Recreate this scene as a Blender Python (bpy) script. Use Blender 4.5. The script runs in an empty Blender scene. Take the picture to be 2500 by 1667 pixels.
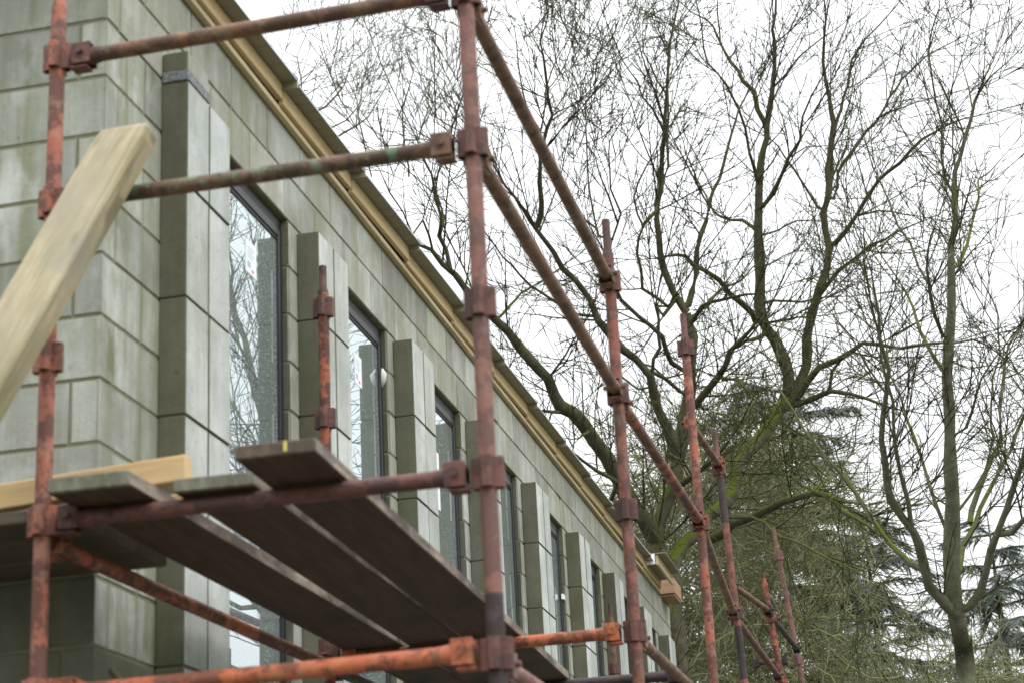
import bpy, math, random
import numpy as np
from mathutils import Vector, Matrix

random.seed(7); RNG = np.random.default_rng(7)
S = bpy.context.scene
COL = S.collection
R = math.radians
GROUND = -2.95

# ----------------------------------------------------------------------------- helpers
def link_mesh(name, verts, faces, mats, parent=None, fmat=None, smooth=False, tone=None):
    me = bpy.data.meshes.new(name)
    if isinstance(verts, np.ndarray):
        me.vertices.add(len(verts)); me.vertices.foreach_set('co', verts.astype(np.float32).ravel())
        nf, k = faces.shape
        me.loops.add(nf * k); me.loops.foreach_set('vertex_index', faces.astype(np.int32).ravel())
        me.polygons.add(nf); me.polygons.foreach_set('loop_start', np.arange(0, nf * k, k, dtype=np.int32))
        me.polygons.foreach_set('loop_total', np.full(nf, k, dtype=np.int32))
        me.update(calc_edges=True)
    else:
        me.from_pydata(verts, [], faces)
    if not isinstance(mats, (list, tuple)): mats = [mats]
    for m in mats: me.materials.append(m)
    if fmat is not None: me.polygons.foreach_set('material_index', np.asarray(fmat, dtype=np.int32))
    if tone is not None:
        a = me.attributes.new('tone', 'FLOAT', 'FACE'); a.data.foreach_set('value', np.asarray(tone, dtype=np.float32))
    if smooth: me.polygons.foreach_set('use_smooth', np.ones(len(me.polygons), dtype=bool))
    me.update()
    o = bpy.data.objects.new(name, me); COL.objects.link(o)
    if parent is not None: o.parent = parent
    return o

def tag(o, label=None, cat=None, group=None, kind=None):
    if label: o['label'] = label
    if cat: o['category'] = cat
    if group: o['group'] = group
    if kind: o['kind'] = kind
    return o

def empty(name, loc, label, cat, group=None):
    o = bpy.data.objects.new(name, None); COL.objects.link(o); o.location = loc
    o.empty_display_size = 0.1
    return tag(o, label, cat, group)

class MB:
    """collects boxes, prisms and tubes into one mesh"""
    def __init__(s): s.v = []; s.f = []; s.m = []; s.t = []
    def add(s, vs, fs, mat=0, tone=0.5):
        b = len(s.v); s.v += [tuple(v) for v in vs]
        s.f += [tuple(i + b for i in f) for f in fs]; s.m += [mat] * len(fs); s.t += [tone] * len(fs)
    def box(s, a, b, mat=0, bev=0.0, M=None, tone=0.5):
        a = Vector(a); b = Vector(b); c = (a + b) / 2; h = (b - a) / 2
        if bev <= 0:
            vs = [Vector((c.x + sx * h.x, c.y + sy * h.y, c.z + sz * h.z)) for sx in (-1, 1) for sy in (-1, 1) for sz in (-1, 1)]
            fs = [(0, 1, 3, 2), (4, 6, 7, 5), (0, 4, 5, 1), (2, 3, 7, 6), (0, 2, 6, 4), (1, 5, 7, 3)]
        else:
            vs = []; idx = {}
            for sx in (-1, 1):
                for sy in (-1, 1):
                    for sz in (-1, 1):
                        for ax in range(3):
                            p = [c.x + sx * (h.x - (bev if ax != 0 else 0)), c.y + sy * (h.y - (bev if ax != 1 else 0)), c.z + sz * (h.z - (bev if ax != 2 else 0))]
                            idx[(sx, sy, sz, ax)] = len(vs); vs.append(Vector(p))
            fs = []
            for ax in range(3):
                o1, o2 = [k for k in range(3) if k != ax]
                for sg in (-1, 1):
                    q = []
                    for (u, w) in ((-1, -1), (1, -1), (1, 1), (-1, 1)):
                        t = [0, 0, 0]; t[ax] = sg; t[o1] = u; t[o2] = w; q.append(idx[(*t, ax)])
                    if (sg > 0) == (ax == 1): q.reverse()
                    fs.append(tuple(q))
            for ax in range(3):
                o1, o2 = [k for k in range(3) if k != ax]
                for u in (-1, 1):
                    for w in (-1, 1):
                        t0 = [0, 0, 0]; t1 = [0, 0, 0]; t0[o1] = t1[o1] = u; t0[o2] = t1[o2] = w; t0[ax] = -1; t1[ax] = 1
                        fs.append((idx[(*t0, o1)], idx[(*t1, o1)], idx[(*t1, o2)], idx[(*t0, o2)]))
            for sx in (-1, 1):
                for sy in (-1, 1):
                    for sz in (-1, 1):
                        fs.append((idx[(sx, sy, sz, 0)], idx[(sx, sy, sz, 1)], idx[(sx, sy, sz, 2)]))
        if M is not None: vs = [M @ v for v in vs]
        s.add(vs, fs, mat, tone)
    def prism(s, poly, z0, z1, M=None, mat=0):
        n = len(poly)
        vs = [Vector((x, y, z0)) for x, y in poly] + [Vector((x, y, z1)) for x, y in poly]
        fs = [tuple(range(n))[::-1], tuple(range(n, 2 * n))] + [(i, (i + 1) % n, n + (i + 1) % n, n + i) for i in range(n)]
        if M is not None: vs = [M @ v for v in vs]
        s.add(vs, fs, mat)
    def tube(s, pts, rad, n=20, mat=0, cap=True):
        pts = [Vector(p) for p in pts]
        if not isinstance(rad, (list, tuple)): rad = [rad] * len(pts)
        d = (pts[-1] - pts[0]).normalized()
        u = d.orthogonal().normalized(); w = d.cross(u)
        vs = []
        for p, r in zip(pts, rad):
            vs += [p + r * (math.cos(2 * math.pi * k / n) * u + math.sin(2 * math.pi * k / n) * w) for k in range(n)]
        fs = []
        for i in range(len(pts) - 1):
            fs += [(i * n + k, i * n + (k + 1) % n, (i + 1) * n + (k + 1) % n, (i + 1) * n + k) for k in range(n)]
        if cap:
            e = (len(pts) - 1) * n
            fs += [tuple(range(n))[::-1], tuple(range(e, e + n))]
        s.add(vs, fs, mat)
    def build(s, name, mats, parent=None, smooth=None):
        o = link_mesh(name, s.v, s.f, mats, parent, s.m, tone=s.t)
        if smooth:
            me = o.data
            sm = [len(p.vertices) == 4 for p in me.polygons]
            me.polygons.foreach_set('use_smooth', sm)
            me.set_sharp_from_angle(angle=R(smooth))
        return o

# ----------------------------------------------------------------------------- materials
def new_mat(name):
    m = bpy.data.materials.new(name); m.use_nodes = True
    nt = m.node_tree; nt.nodes.clear()
    out = nt.nodes.new('ShaderNodeOutputMaterial'); b = nt.nodes.new('ShaderNodeBsdfPrincipled')
    nt.links.new(b.outputs[0], out.inputs[0])
    return m, nt, b
class NG:
    def __init__(s, nt): s.nt = nt; s.tc = nt.nodes.new('ShaderNodeTexCoord')
    def n(s, t): return s.nt.nodes.new(t)
    def l(s, a, b): s.nt.links.new(a, b)
    def noise(s, scale, detail=4, rough=.55, sc=(1, 1, 1), loc=(0, 0, 0), dist=0, coord='Object'):
        mp = s.n('ShaderNodeMapping'); mp.inputs['Scale'].default_value = sc; mp.inputs['Location'].default_value = loc
        s.l(s.tc.outputs[coord], mp.inputs[0])
        x = s.n('ShaderNodeTexNoise'); x.inputs['Scale'].default_value = scale; x.inputs['Detail'].default_value = detail
        x.inputs['Roughness'].default_value = rough; x.inputs['Distortion'].default_value = dist
        s.l(mp.outputs[0], x.inputs['Vector']); return x.outputs[0]
    def ramp(s, fac, stops):
        r = s.n('ShaderNodeValToRGB'); e = r.color_ramp.elements
        while len(e) > 1: e.remove(e[-1])
        for i, (p, c) in enumerate(stops):
            k = e[0] if i == 0 else e.new(p)
            k.position = p; k.color = (c, c, c, 1) if not isinstance(c, tuple) else (*c, 1)
        s.l(fac, r.inputs[0]); return r.outputs[0]
    def mix(s, fac, a, b, mode='MIX'):
        x = s.n('ShaderNodeMix'); x.data_type = 'RGBA'; x.blend_type = mode; x.clamp_factor = True
        for v, i in ((fac, 0), (a, 6), (b, 7)):
            if isinstance(v, (int, float)): x.inputs[i].default_value = v if i == 0 else (v, v, v, 1)
            elif isinstance(v, tuple): x.inputs[i].default_value = (*v, 1)
            else: s.l(v, x.inputs[i])
        return x.outputs[2]
    def math(s, op, a, b=0.0):
        x = s.n('ShaderNodeMath'); x.operation = op
        for v, i in ((a, 0), (b, 1)):
            if isinstance(v, (int, float)): x.inputs[i].default_value = v
            else: s.l(v, x.inputs[i])
        return x.outputs[0]
    def attr(s, name):
        a = s.n('ShaderNodeAttribute'); a.attribute_name = name; return a.outputs['Fac']
    def bump(s, b, h, strength=.3, dist=.01):
        x = s.n('ShaderNodeBump'); x.inputs['Strength'].default_value = strength; x.inputs['Distance'].default_value = dist
        s.l(h, x.inputs['Height']); s.l(x.outputs[0], b.inputs['Normal'])

def block_mat(name, base, streak, pale, amt, pale_amt, rnd=(0, 0, 0), recess=False):
    m, nt, b = new_mat(name); g = NG(nt)
    fine = g.noise(60, 6, .7); pits = g.ramp(g.noise(34, 5, .7, loc=(1, 2, 3)), [(.62, 0.), (.70, 1.)]); smud = g.ramp(g.noise(9, 6, .7, loc=rnd), [(.40, 0.), (.66, 1.)]); big = g.noise(3.5, 5, .6, loc=rnd)
    c = g.mix(g.ramp(big, [(.3, 0.), (.7, 1.)]), tuple(v * .86 for v in base), tuple(v * 1.26 for v in base))
    c = g.mix(g.math('MULTIPLY', g.ramp(g.noise(55, 4, .75), [(.56, 0.), (.72, 1.)]), .42), c, tuple(v * .55 for v in base))
    c = g.mix(g.math('MULTIPLY', smud, .40), c, tuple(v * .66 for v in base))
    c = g.mix(g.math('MULTIPLY', pits, .55), c, tuple(v * .42 for v in base))
    st = g.noise(4.2, 7, .66, sc=(2.2, 2.2, .13), loc=rnd); st2 = g.noise(2.0, 4, .6, loc=(3, 1, 4))
    sf = g.math('MULTIPLY', g.ramp(st, [(.38, 0.), (.64, 1.)]), g.ramp(st2, [(.3, .3), (.62, 1.)]))
    c = g.mix(g.math('MULTIPLY', sf, amt), c, streak)
    pf = g.ramp(g.noise(2.6, 5, .65, sc=(1, 1, .55), loc=(7, 2, 1)), [(.52, 0.), (.66, 1.)])
    c = g.mix(g.math('MULTIPLY', pf, pale_amt), c, pale)
    if recess:   # algae runs down the inner corner beside the first pilaster
        sp = g.n('ShaderNodeSeparateXYZ'); g.l(g.tc.outputs['Object'], sp.inputs[0])
        b1 = g.ramp(g.math('ABSOLUTE', g.math('SUBTRACT', sp.outputs[1], .485)), [(.0, 1.), (.07, .35), (.13, 0.)])
        b2 = g.ramp(g.math('ABSOLUTE', g.math('SUBTRACT', sp.outputs[1], .335)), [(.0, .8), (.05, 0.)])
        zz = g.ramp(g.math('MULTIPLY', g.math('ADD', sp.outputs[2], .8), .35), [(.0, 1.), (.45, .75), (.95, .25)])
        an = g.ramp(g.noise(7, 6, .65, sc=(1, 1, .22)), [(.33, 0.), (.58, 1.)])
        xm = g.ramp(g.math('ADD', sp.outputs[0], .012), [(.0, 0.), (.004, 1.)])
        k = g.math('MULTIPLY', g.math('MULTIPLY', g.math('MAXIMUM', b1, b2), zz), g.math('MULTIPLY', an, xm))
        c = g.mix(g.math('MULTIPLY', k, .9), c, (.115, .130, .030))
    t = g.attr('tone'); tv = g.ramp(t, [(0., .68), (.5, 1.), (1., 1.25)])
    c = g.mix(1., c, tv, 'MULTIPLY')
    g.l(c, b.inputs['Base Color']); b.inputs['Roughness'].default_value = .93
    b.inputs['Specular IOR Level'].default_value = .25
    g.bump(b, g.math('SUBTRACT', g.math('ADD', fine, g.math('MULTIPLY', g.noise(220, 2), .8)), g.math('MULTIPLY', pits, 1.2)), .55, .005)
    return m

M = {}
M['block'] = block_mat('block_grey', (.345, .358, .325), (.170, .182, .090), (.55, .57, .55), 1.0, .75, recess=True)
M['block_band'] = block_mat('block_olive', (.335, .345, .305), (.21, .215, .125), (.49, .505, .485), .75, .6, (2, 5, 1))
M['block_front'] = block_mat('block_pale', (.46, .485, .475), (.27, .28, .19), (.62, .65, .645), .5, .6, (5, 0, 3))
M['block_damp_shade'] = block_mat('block_damp_shade', (.122, .122, .092), (.085, .090, .032), (.175, .172, .14), .75, .35, (1, 8, 2))  # damp tint that also carries the shade of the recesses
M['block_wet_shade'] = block_mat('block_wet_shade', (.150, .152, .115), (.10, .11, .04), (.22, .22, .18), .7, .4, (4, 8, 2))
def mortar_mat():
    m, nt, b = new_mat('mortar'); g = NG(nt)
    c = g.mix(g.ramp(g.noise(5, 5, .7), [(.35, 0.), (.65, 1.)]), (.205, .200, .155), (.150, .155, .075))
    g.l(c, b.inputs['Base Color']); b.inputs['Roughness'].default_value = .95
    g.bump(b, g.noise(120, 4), .5, .004); return m
M['mortar'] = mortar_mat()
def membrane_mat():
    m, nt, b = new_mat('membrane'); g = NG(nt)
    c = g.mix(g.ramp(g.noise(70, 4, .7), [(.4, 0.), (.65, 1.)]), (.10, .11, .12), (.24, .25, .26))
    g.l(c, b.inputs['Base Color']); b.inputs['Roughness'].default_value = .8; return m
M['membrane'] = membrane_mat()

def wood_mat(name, a, bcol, dark, axis=1, darkamt=.35, green=0.0, rough=.8, stretch=.07):
    m, nt, b = new_mat(name); g = NG(nt)
    sc = [1, 1, 1]; sc[axis] = stretch
    gr = g.noise(38, 6, .65, sc=tuple(sc), dist=.6)
    c = g.mix(g.ramp(gr, [(.32, 0.), (.68, 1.)]), a, bcol)
    d = g.ramp(g.noise(5, 6, .7, sc=tuple([1 if k != axis else .35 for k in range(3)]), loc=(2, 3, 5)), [(.45, 0.), (.72 if name != 'board_edge' else .58, 1.)])
    c = g.mix(g.math('MULTIPLY', d, darkamt), c, dark)
    if name == 'weathered_plank':
        fg = g.ramp(g.noise(110, 6, .7, sc=(1, 1, .06)), [(.38, 0.), (.60, 1.)]); c = g.mix(g.math('MULTIPLY', fg, .38), c, (.24, .195, .12))
        kn = g.ramp(g.noise(6.5, 2, .5, sc=(1, 1, .55), loc=(4, 4, 1)), [(.60, 0.), (.645, 1.)]); c = g.mix(g.math('MULTIPLY', kn, .7), c, (.13, .095, .055))
        cr = g.ramp(g.noise(60, 3, .6, sc=(1, 1, .02)), [(.60, 0.), (.66, 1.)]); c = g.mix(g.math('MULTIPLY', cr, .45), c, (.20, .16, .09))
        gs = g.ramp(g.noise(4.5, 7, .7, sc=(1, 1, .5), loc=(9, 2, 6)), [(.50, 0.), (.66, 1.)]); c = g.mix(g.math('MULTIPLY', gs, .8), c, (.30, .28, .235))
    if green: c = g.mix(g.math('MULTIPLY', g.ramp(g.noise(2.4, 5, .6), [(.42, 0.), (.7, 1.)]), green), c, (.16, .19, .05))
    g.l(c, b.inputs['Base Color']); b.inputs['Roughness'].default_value = rough
    g.bump(b, gr, .35, .004); return m
M['timber'] = wood_mat('fresh_timber', (.47, .315, .14), (.60, .435, .23), (.33, .215, .10), 0, .4)
M['timber_y'] = wood_mat('fresh_timber_long', (.53, .385, .19), (.64, .50, .29), (.36, .26, .14), 1, .35)
M['batten'] = wood_mat('pale_batten', (.48, .38, .22), (.60, .50, .33), (.28, .22, .13), 1, .45)
M['plank'] = wood_mat('weathered_plank', (.37, .305, .195), (.54, .46, .33), (.17, .145, .10), 2, .85, .3, stretch=.12)
M['board_under'] = wood_mat('board_under_shaded', (.036, .018, .0075), (.078, .040, .018), (.010, .006, .004), 1, .9, rough=.85)  # browns darkened to put the underside's shade into the colour
M['board_edge'] = wood_mat('board_edge', (.16, .12, .085), (.34, .29, .235), (.045, .03, .02), 1, .9)
M['board_end'] = wood_mat('board_end', (.10, .095, .065), (.20, .20, .16), (.03, .027, .02), 2, .9, .4, stretch=.6)
M['board_brown'] = wood_mat('board_brown', (.05, .034, .027), (.12, .085, .06), (.02, .014, .012), 2, .9, .25, stretch=.6)
M['plank_box'] = wood_mat('box_timber', (.34, .19, .11), (.44, .28, .18), (.20, .12, .07), 0, .4)

def flat_mat(name, col, rough=.5, metal=0.0, var=.15, scale=12):
    m, nt, b = new_mat(name); g = NG(nt)
    c = g.mix(g.noise(scale, 5, .6), tuple(v * (1 - var) for v in col), tuple(min(1, v * (1 + var)) for v in col))
    g.l(c, b.inputs['Base Color']); b.inputs['Roughness'].default_value = rough; b.inputs['Metallic'].default_value = metal
    return m
M['sheet'] = flat_mat('roof_sheet_underside', (.235, .215, .15), .6, 0, .16, 4)
M['galv'] = flat_mat('galvanised', (.50, .56, .60), .4, .3)
M['frame'] = flat_mat('window_frame_grey', (.020, .021, .025), .38)
M['gasket_shade'] = flat_mat('gasket_and_shade', (.008, .008, .009), .5)
M['white'] = flat_mat('white_sticker', (.80, .82, .84), .5, 0, .03)
M['ink'] = flat_mat('blue_ink', (.35, .46, .65), .5)
M['ink_red'] = flat_mat('red_ink', (.6, .12, .14), .5)
M['blue_tape'] = flat_mat('blue_tape', (.03, .20, .62), .5)
M['foam'] = flat_mat('white_foam', (.62, .62, .58), .9, 0, .15, 40)
M['yellow'] = flat_mat('yellow_paint', (.55, .48, .12), .7)
M['gap'] = flat_mat('dark_gap', (.045, .043, .04), .9)
M['room'] = flat_mat('room_plaster', (.16, .17, .16), .9)

def glass_mat():
    m = bpy.data.materials.new('wet_glass'); m.use_nodes = True; nt = m.node_tree; nt.nodes.clear(); g = NG(nt)
    out = g.n('ShaderNodeOutputMaterial')
    gl = g.n('ShaderNodeBsdfGlossy'); gl.inputs['Color'].default_value = (.88, .95, .97, 1)
    vor = g.n('ShaderNodeTexVoronoi'); vor.inputs['Scale'].default_value = 75; g.l(g.tc.outputs['Object'], vor.inputs['Vector'])
    drops = g.ramp(vor.outputs['Distance'], [(.12, 1.), (.34, 0.)])
    mask = g.math('MULTIPLY', drops, g.ramp(g.noise(9, 3, sc=(1, 1, .3)), [(.38, .45), (.6, 1.)]))
    gl.inputs['Roughness'].default_value = .012
    df = g.n('ShaderNodeBsdfDiffuse'); g.l(g.mix(mask, (.24, .285, .29), (.70, .76, .76)), df.inputs['Color'])
    lw = g.n('ShaderNodeFresnel'); lw.inputs['IOR'].default_value = 2.1
    ms = g.n('ShaderNodeMixShader'); g.l(g.math('MULTIPLY', g.ramp(lw.outputs[0], [(0., .36), (.5, .88)]), g.math('SUBTRACT', 1.0, g.math('MULTIPLY', mask, .28))), ms.inputs[0])
    g.l(df.outputs[0], ms.inputs[1]); g.l(gl.outputs[0], ms.inputs[2]); g.l(ms.outputs[0], out.inputs[0])
    return m
M['glass'] = glass_mat()

def rust_mat(name, paint, paint2, rust, amt=.45, fleck=None, fleck_amt=0., rough=.62, bump=.5):
    m, nt, b = new_mat(name); g = NG(nt)
    oi = g.n('ShaderNodeObjectInfo')
    off = g.n('ShaderNodeVectorMath'); off.operation = 'SCALE'; off.inputs['Scale'].default_value = 13.7
    comb = g.n('ShaderNodeCombineXYZ')
    for i in range(3): g.l(oi.outputs['Random'], comb.inputs[i])
    g.l(comb.outputs[0], off.inputs[0])
    add = g.n('ShaderNodeVectorMath'); add.operation = 'ADD'; g.l(g.tc.outputs['Object'], add.inputs[0]); g.l(off.outputs[0], add.inputs[1])
    def nz(scale, det, ro):
        x = g.n('ShaderNodeTexNoise'); x.inputs['Scale'].default_value = scale; x.inputs['Detail'].default_value = det; x.inputs['Roughness'].default_value = ro
        g.l(add.outputs[0], x.inputs['Vector']); return x.outputs[0]
    c = g.mix(g.ramp(nz(11, 5, .6), [(.35, 0.), (.65, 1.)]), paint, paint2)
    r1 = g.ramp(nz(10, 9, .72), [(.61 - .3 * amt, 0.), (.655 - .3 * amt, 1.)])
    r2 = g.ramp(nz(48, 6, .72), [(.55, 0.), (.60, 1.)])
    c = g.mix(g.math('MULTIPLY', g.math('MAXIMUM', r1, g.math('MULTIPLY', r2, .75)), .85), c, rust)
    if fleck: c = g.mix(g.math('MULTIPLY', g.ramp(nz(17, 6, .62), [(.56, 0.), (.62, 1.)]), fleck_amt), c, fleck)
    c = g.mix(g.math('MULTIPLY', g.ramp(nz(30, 7, .75), [(.66, 0.), (.69, 1.)]), .55), c, (.34, .31, .27))
    g.l(c, b.inputs['Base Color']); b.inputs['Roughness'].default_value = rough
    b.inputs['Specular IOR Level'].default_value = .35
    g.bump(b, g.math('ADD', nz(60, 5, .65), r1), bump, .002)
    return m
M['salmon'] = rust_mat('red_oxide_paint', (.36, .105, .062), (.30, .125, .088), (.095, .046, .038), .50, (.42, .24, .18), .35)
M['mauve'] = rust_mat('faded_maroon_paint', (.20, .092, .074), (.25, .118, .094), (.115, .062, .052), .45, (.23, .17, .14), .30)
M['maroon'] = rust_mat('dark_maroon_paint', (.12, .050, .042), (.15, .066, .052), (.055, .030, .028), .40)
M['orange'] = rust_mat('orange_paint', (.47, .130, .055), (.38, .11, .055), (.12, .045, .028), .42, (.32, .25, .12), .25)
M['rosy'] = rust_mat('worn_red_paint', (.27, .092, .060), (.19, .080, .060), (.085, .045, .036), .42, (.26, .22, .18), .35)
M['greenflake'] = rust_mat('brown_green_flaked', (.150, .082, .056), (.13, .105, .062), (.055, .036, .025), .35, (.13, .25, .16), .55)
M['brown'] = rust_mat('brown_rust', (.185, .085, .050), (.16, .10, .062), (.075, .04, .028), .40, (.28, .20, .11), .35)
M['rustred'] = rust_mat('bright_rust', (.36, .10, .045), (.22, .07, .04), (.05, .025, .02), .48, (.42, .32, .18), .2)
M['steel'] = rust_mat('dark_steel', (.045, .032, .034), (.060, .042, .042), (.03, .02, .018), .4)

def bark_mat(name, bark, bark2, moss, lo=.05, hi=.5, amt=1.0):
    m, nt, b = new_mat(name); g = NG(nt)
    geo = g.n('ShaderNodeNewGeometry'); sep = g.n('ShaderNodeSeparateXYZ'); g.l(geo.outputs['Normal'], sep.inputs[0])
    c = g.mix(g.ramp(g.noise(9, 6, .7), [(.35, 0.), (.65, 1.)]), bark, bark2)
    f = g.math('ADD', g.math('MULTIPLY', sep.outputs[2], .55), g.math('MULTIPLY', g.noise(2.6, 6, .68), 1.5))
    f = g.ramp(f, [(.55 + lo, 0.), (.55 + hi, 1.)])
    mo = g.mix(g.noise(22, 4, .6), tuple(v * .55 for v in moss), tuple(v * 1.35 for v in moss))
    c = g.mix(g.math('MULTIPLY', f, amt), c, mo)
    if name == 'young_bark': c = g.mix(g.math('MULTIPLY', g.ramp(g.noise(34, 4, .7), [(.62, 0.), (.68, 1.)]), .8), c, (.42, .44, .38))
    g.l(c, b.inputs['Base Color']); b.inputs['Roughness'].default_value = .95; b.inputs['Specular IOR Level'].default_value = .1
    g.bump(b, g.noise(40, 6, .7), .6, .01)
    return m
M['bark_moss'] = bark_mat('mossy_bark', (.060, .057, .037), (.120, .110, .072), (.088, .110, .016), .25, .58)
M['bark_young'] = bark_mat('young_bark', (.088, .090, .058), (.16, .16, .11), (.11, .13, .026), .18, .45)
M['bark_pale'] = bark_mat('pale_bark', (.11, .105, .085), (.17, .165, .135), (.14, .15, .05), .25, .55)
M['twig'] = bark_mat('twig_olive', (.036, .034, .022), (.078, .072, .046), (.075, .09, .02), .05, .45, .75)
M['twig_pale'] = bark_mat('twig_grey', (.12, .115, .09), (.18, .17, .13), (.15, .16, .06), .2, .5, .6)
M['thicket'] = bark_mat('thicket_twigs', (.19, .18, .115), (.38, .36, .27), (.18, .21, .065), .0, .40, .7)
def needle_mat(name, a, bb):
    m, nt, b = new_mat(name); g = NG(nt)
    c = g.mix(g.ramp(g.noise(1.3, 5, .7), [(.3, 0.), (.7, 1.)]), a, bb)
    g.l(c, b.inputs['Base Color']); b.inputs['Roughness'].default_value = .8; return m
M['needle'] = needle_mat('conifer_needles', (.055, .078, .068), (.125, .150, .130))
M['needle_b'] = needle_mat('conifer_needles_olive', (.062, .084, .070), (.14, .165, .140))

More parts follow.
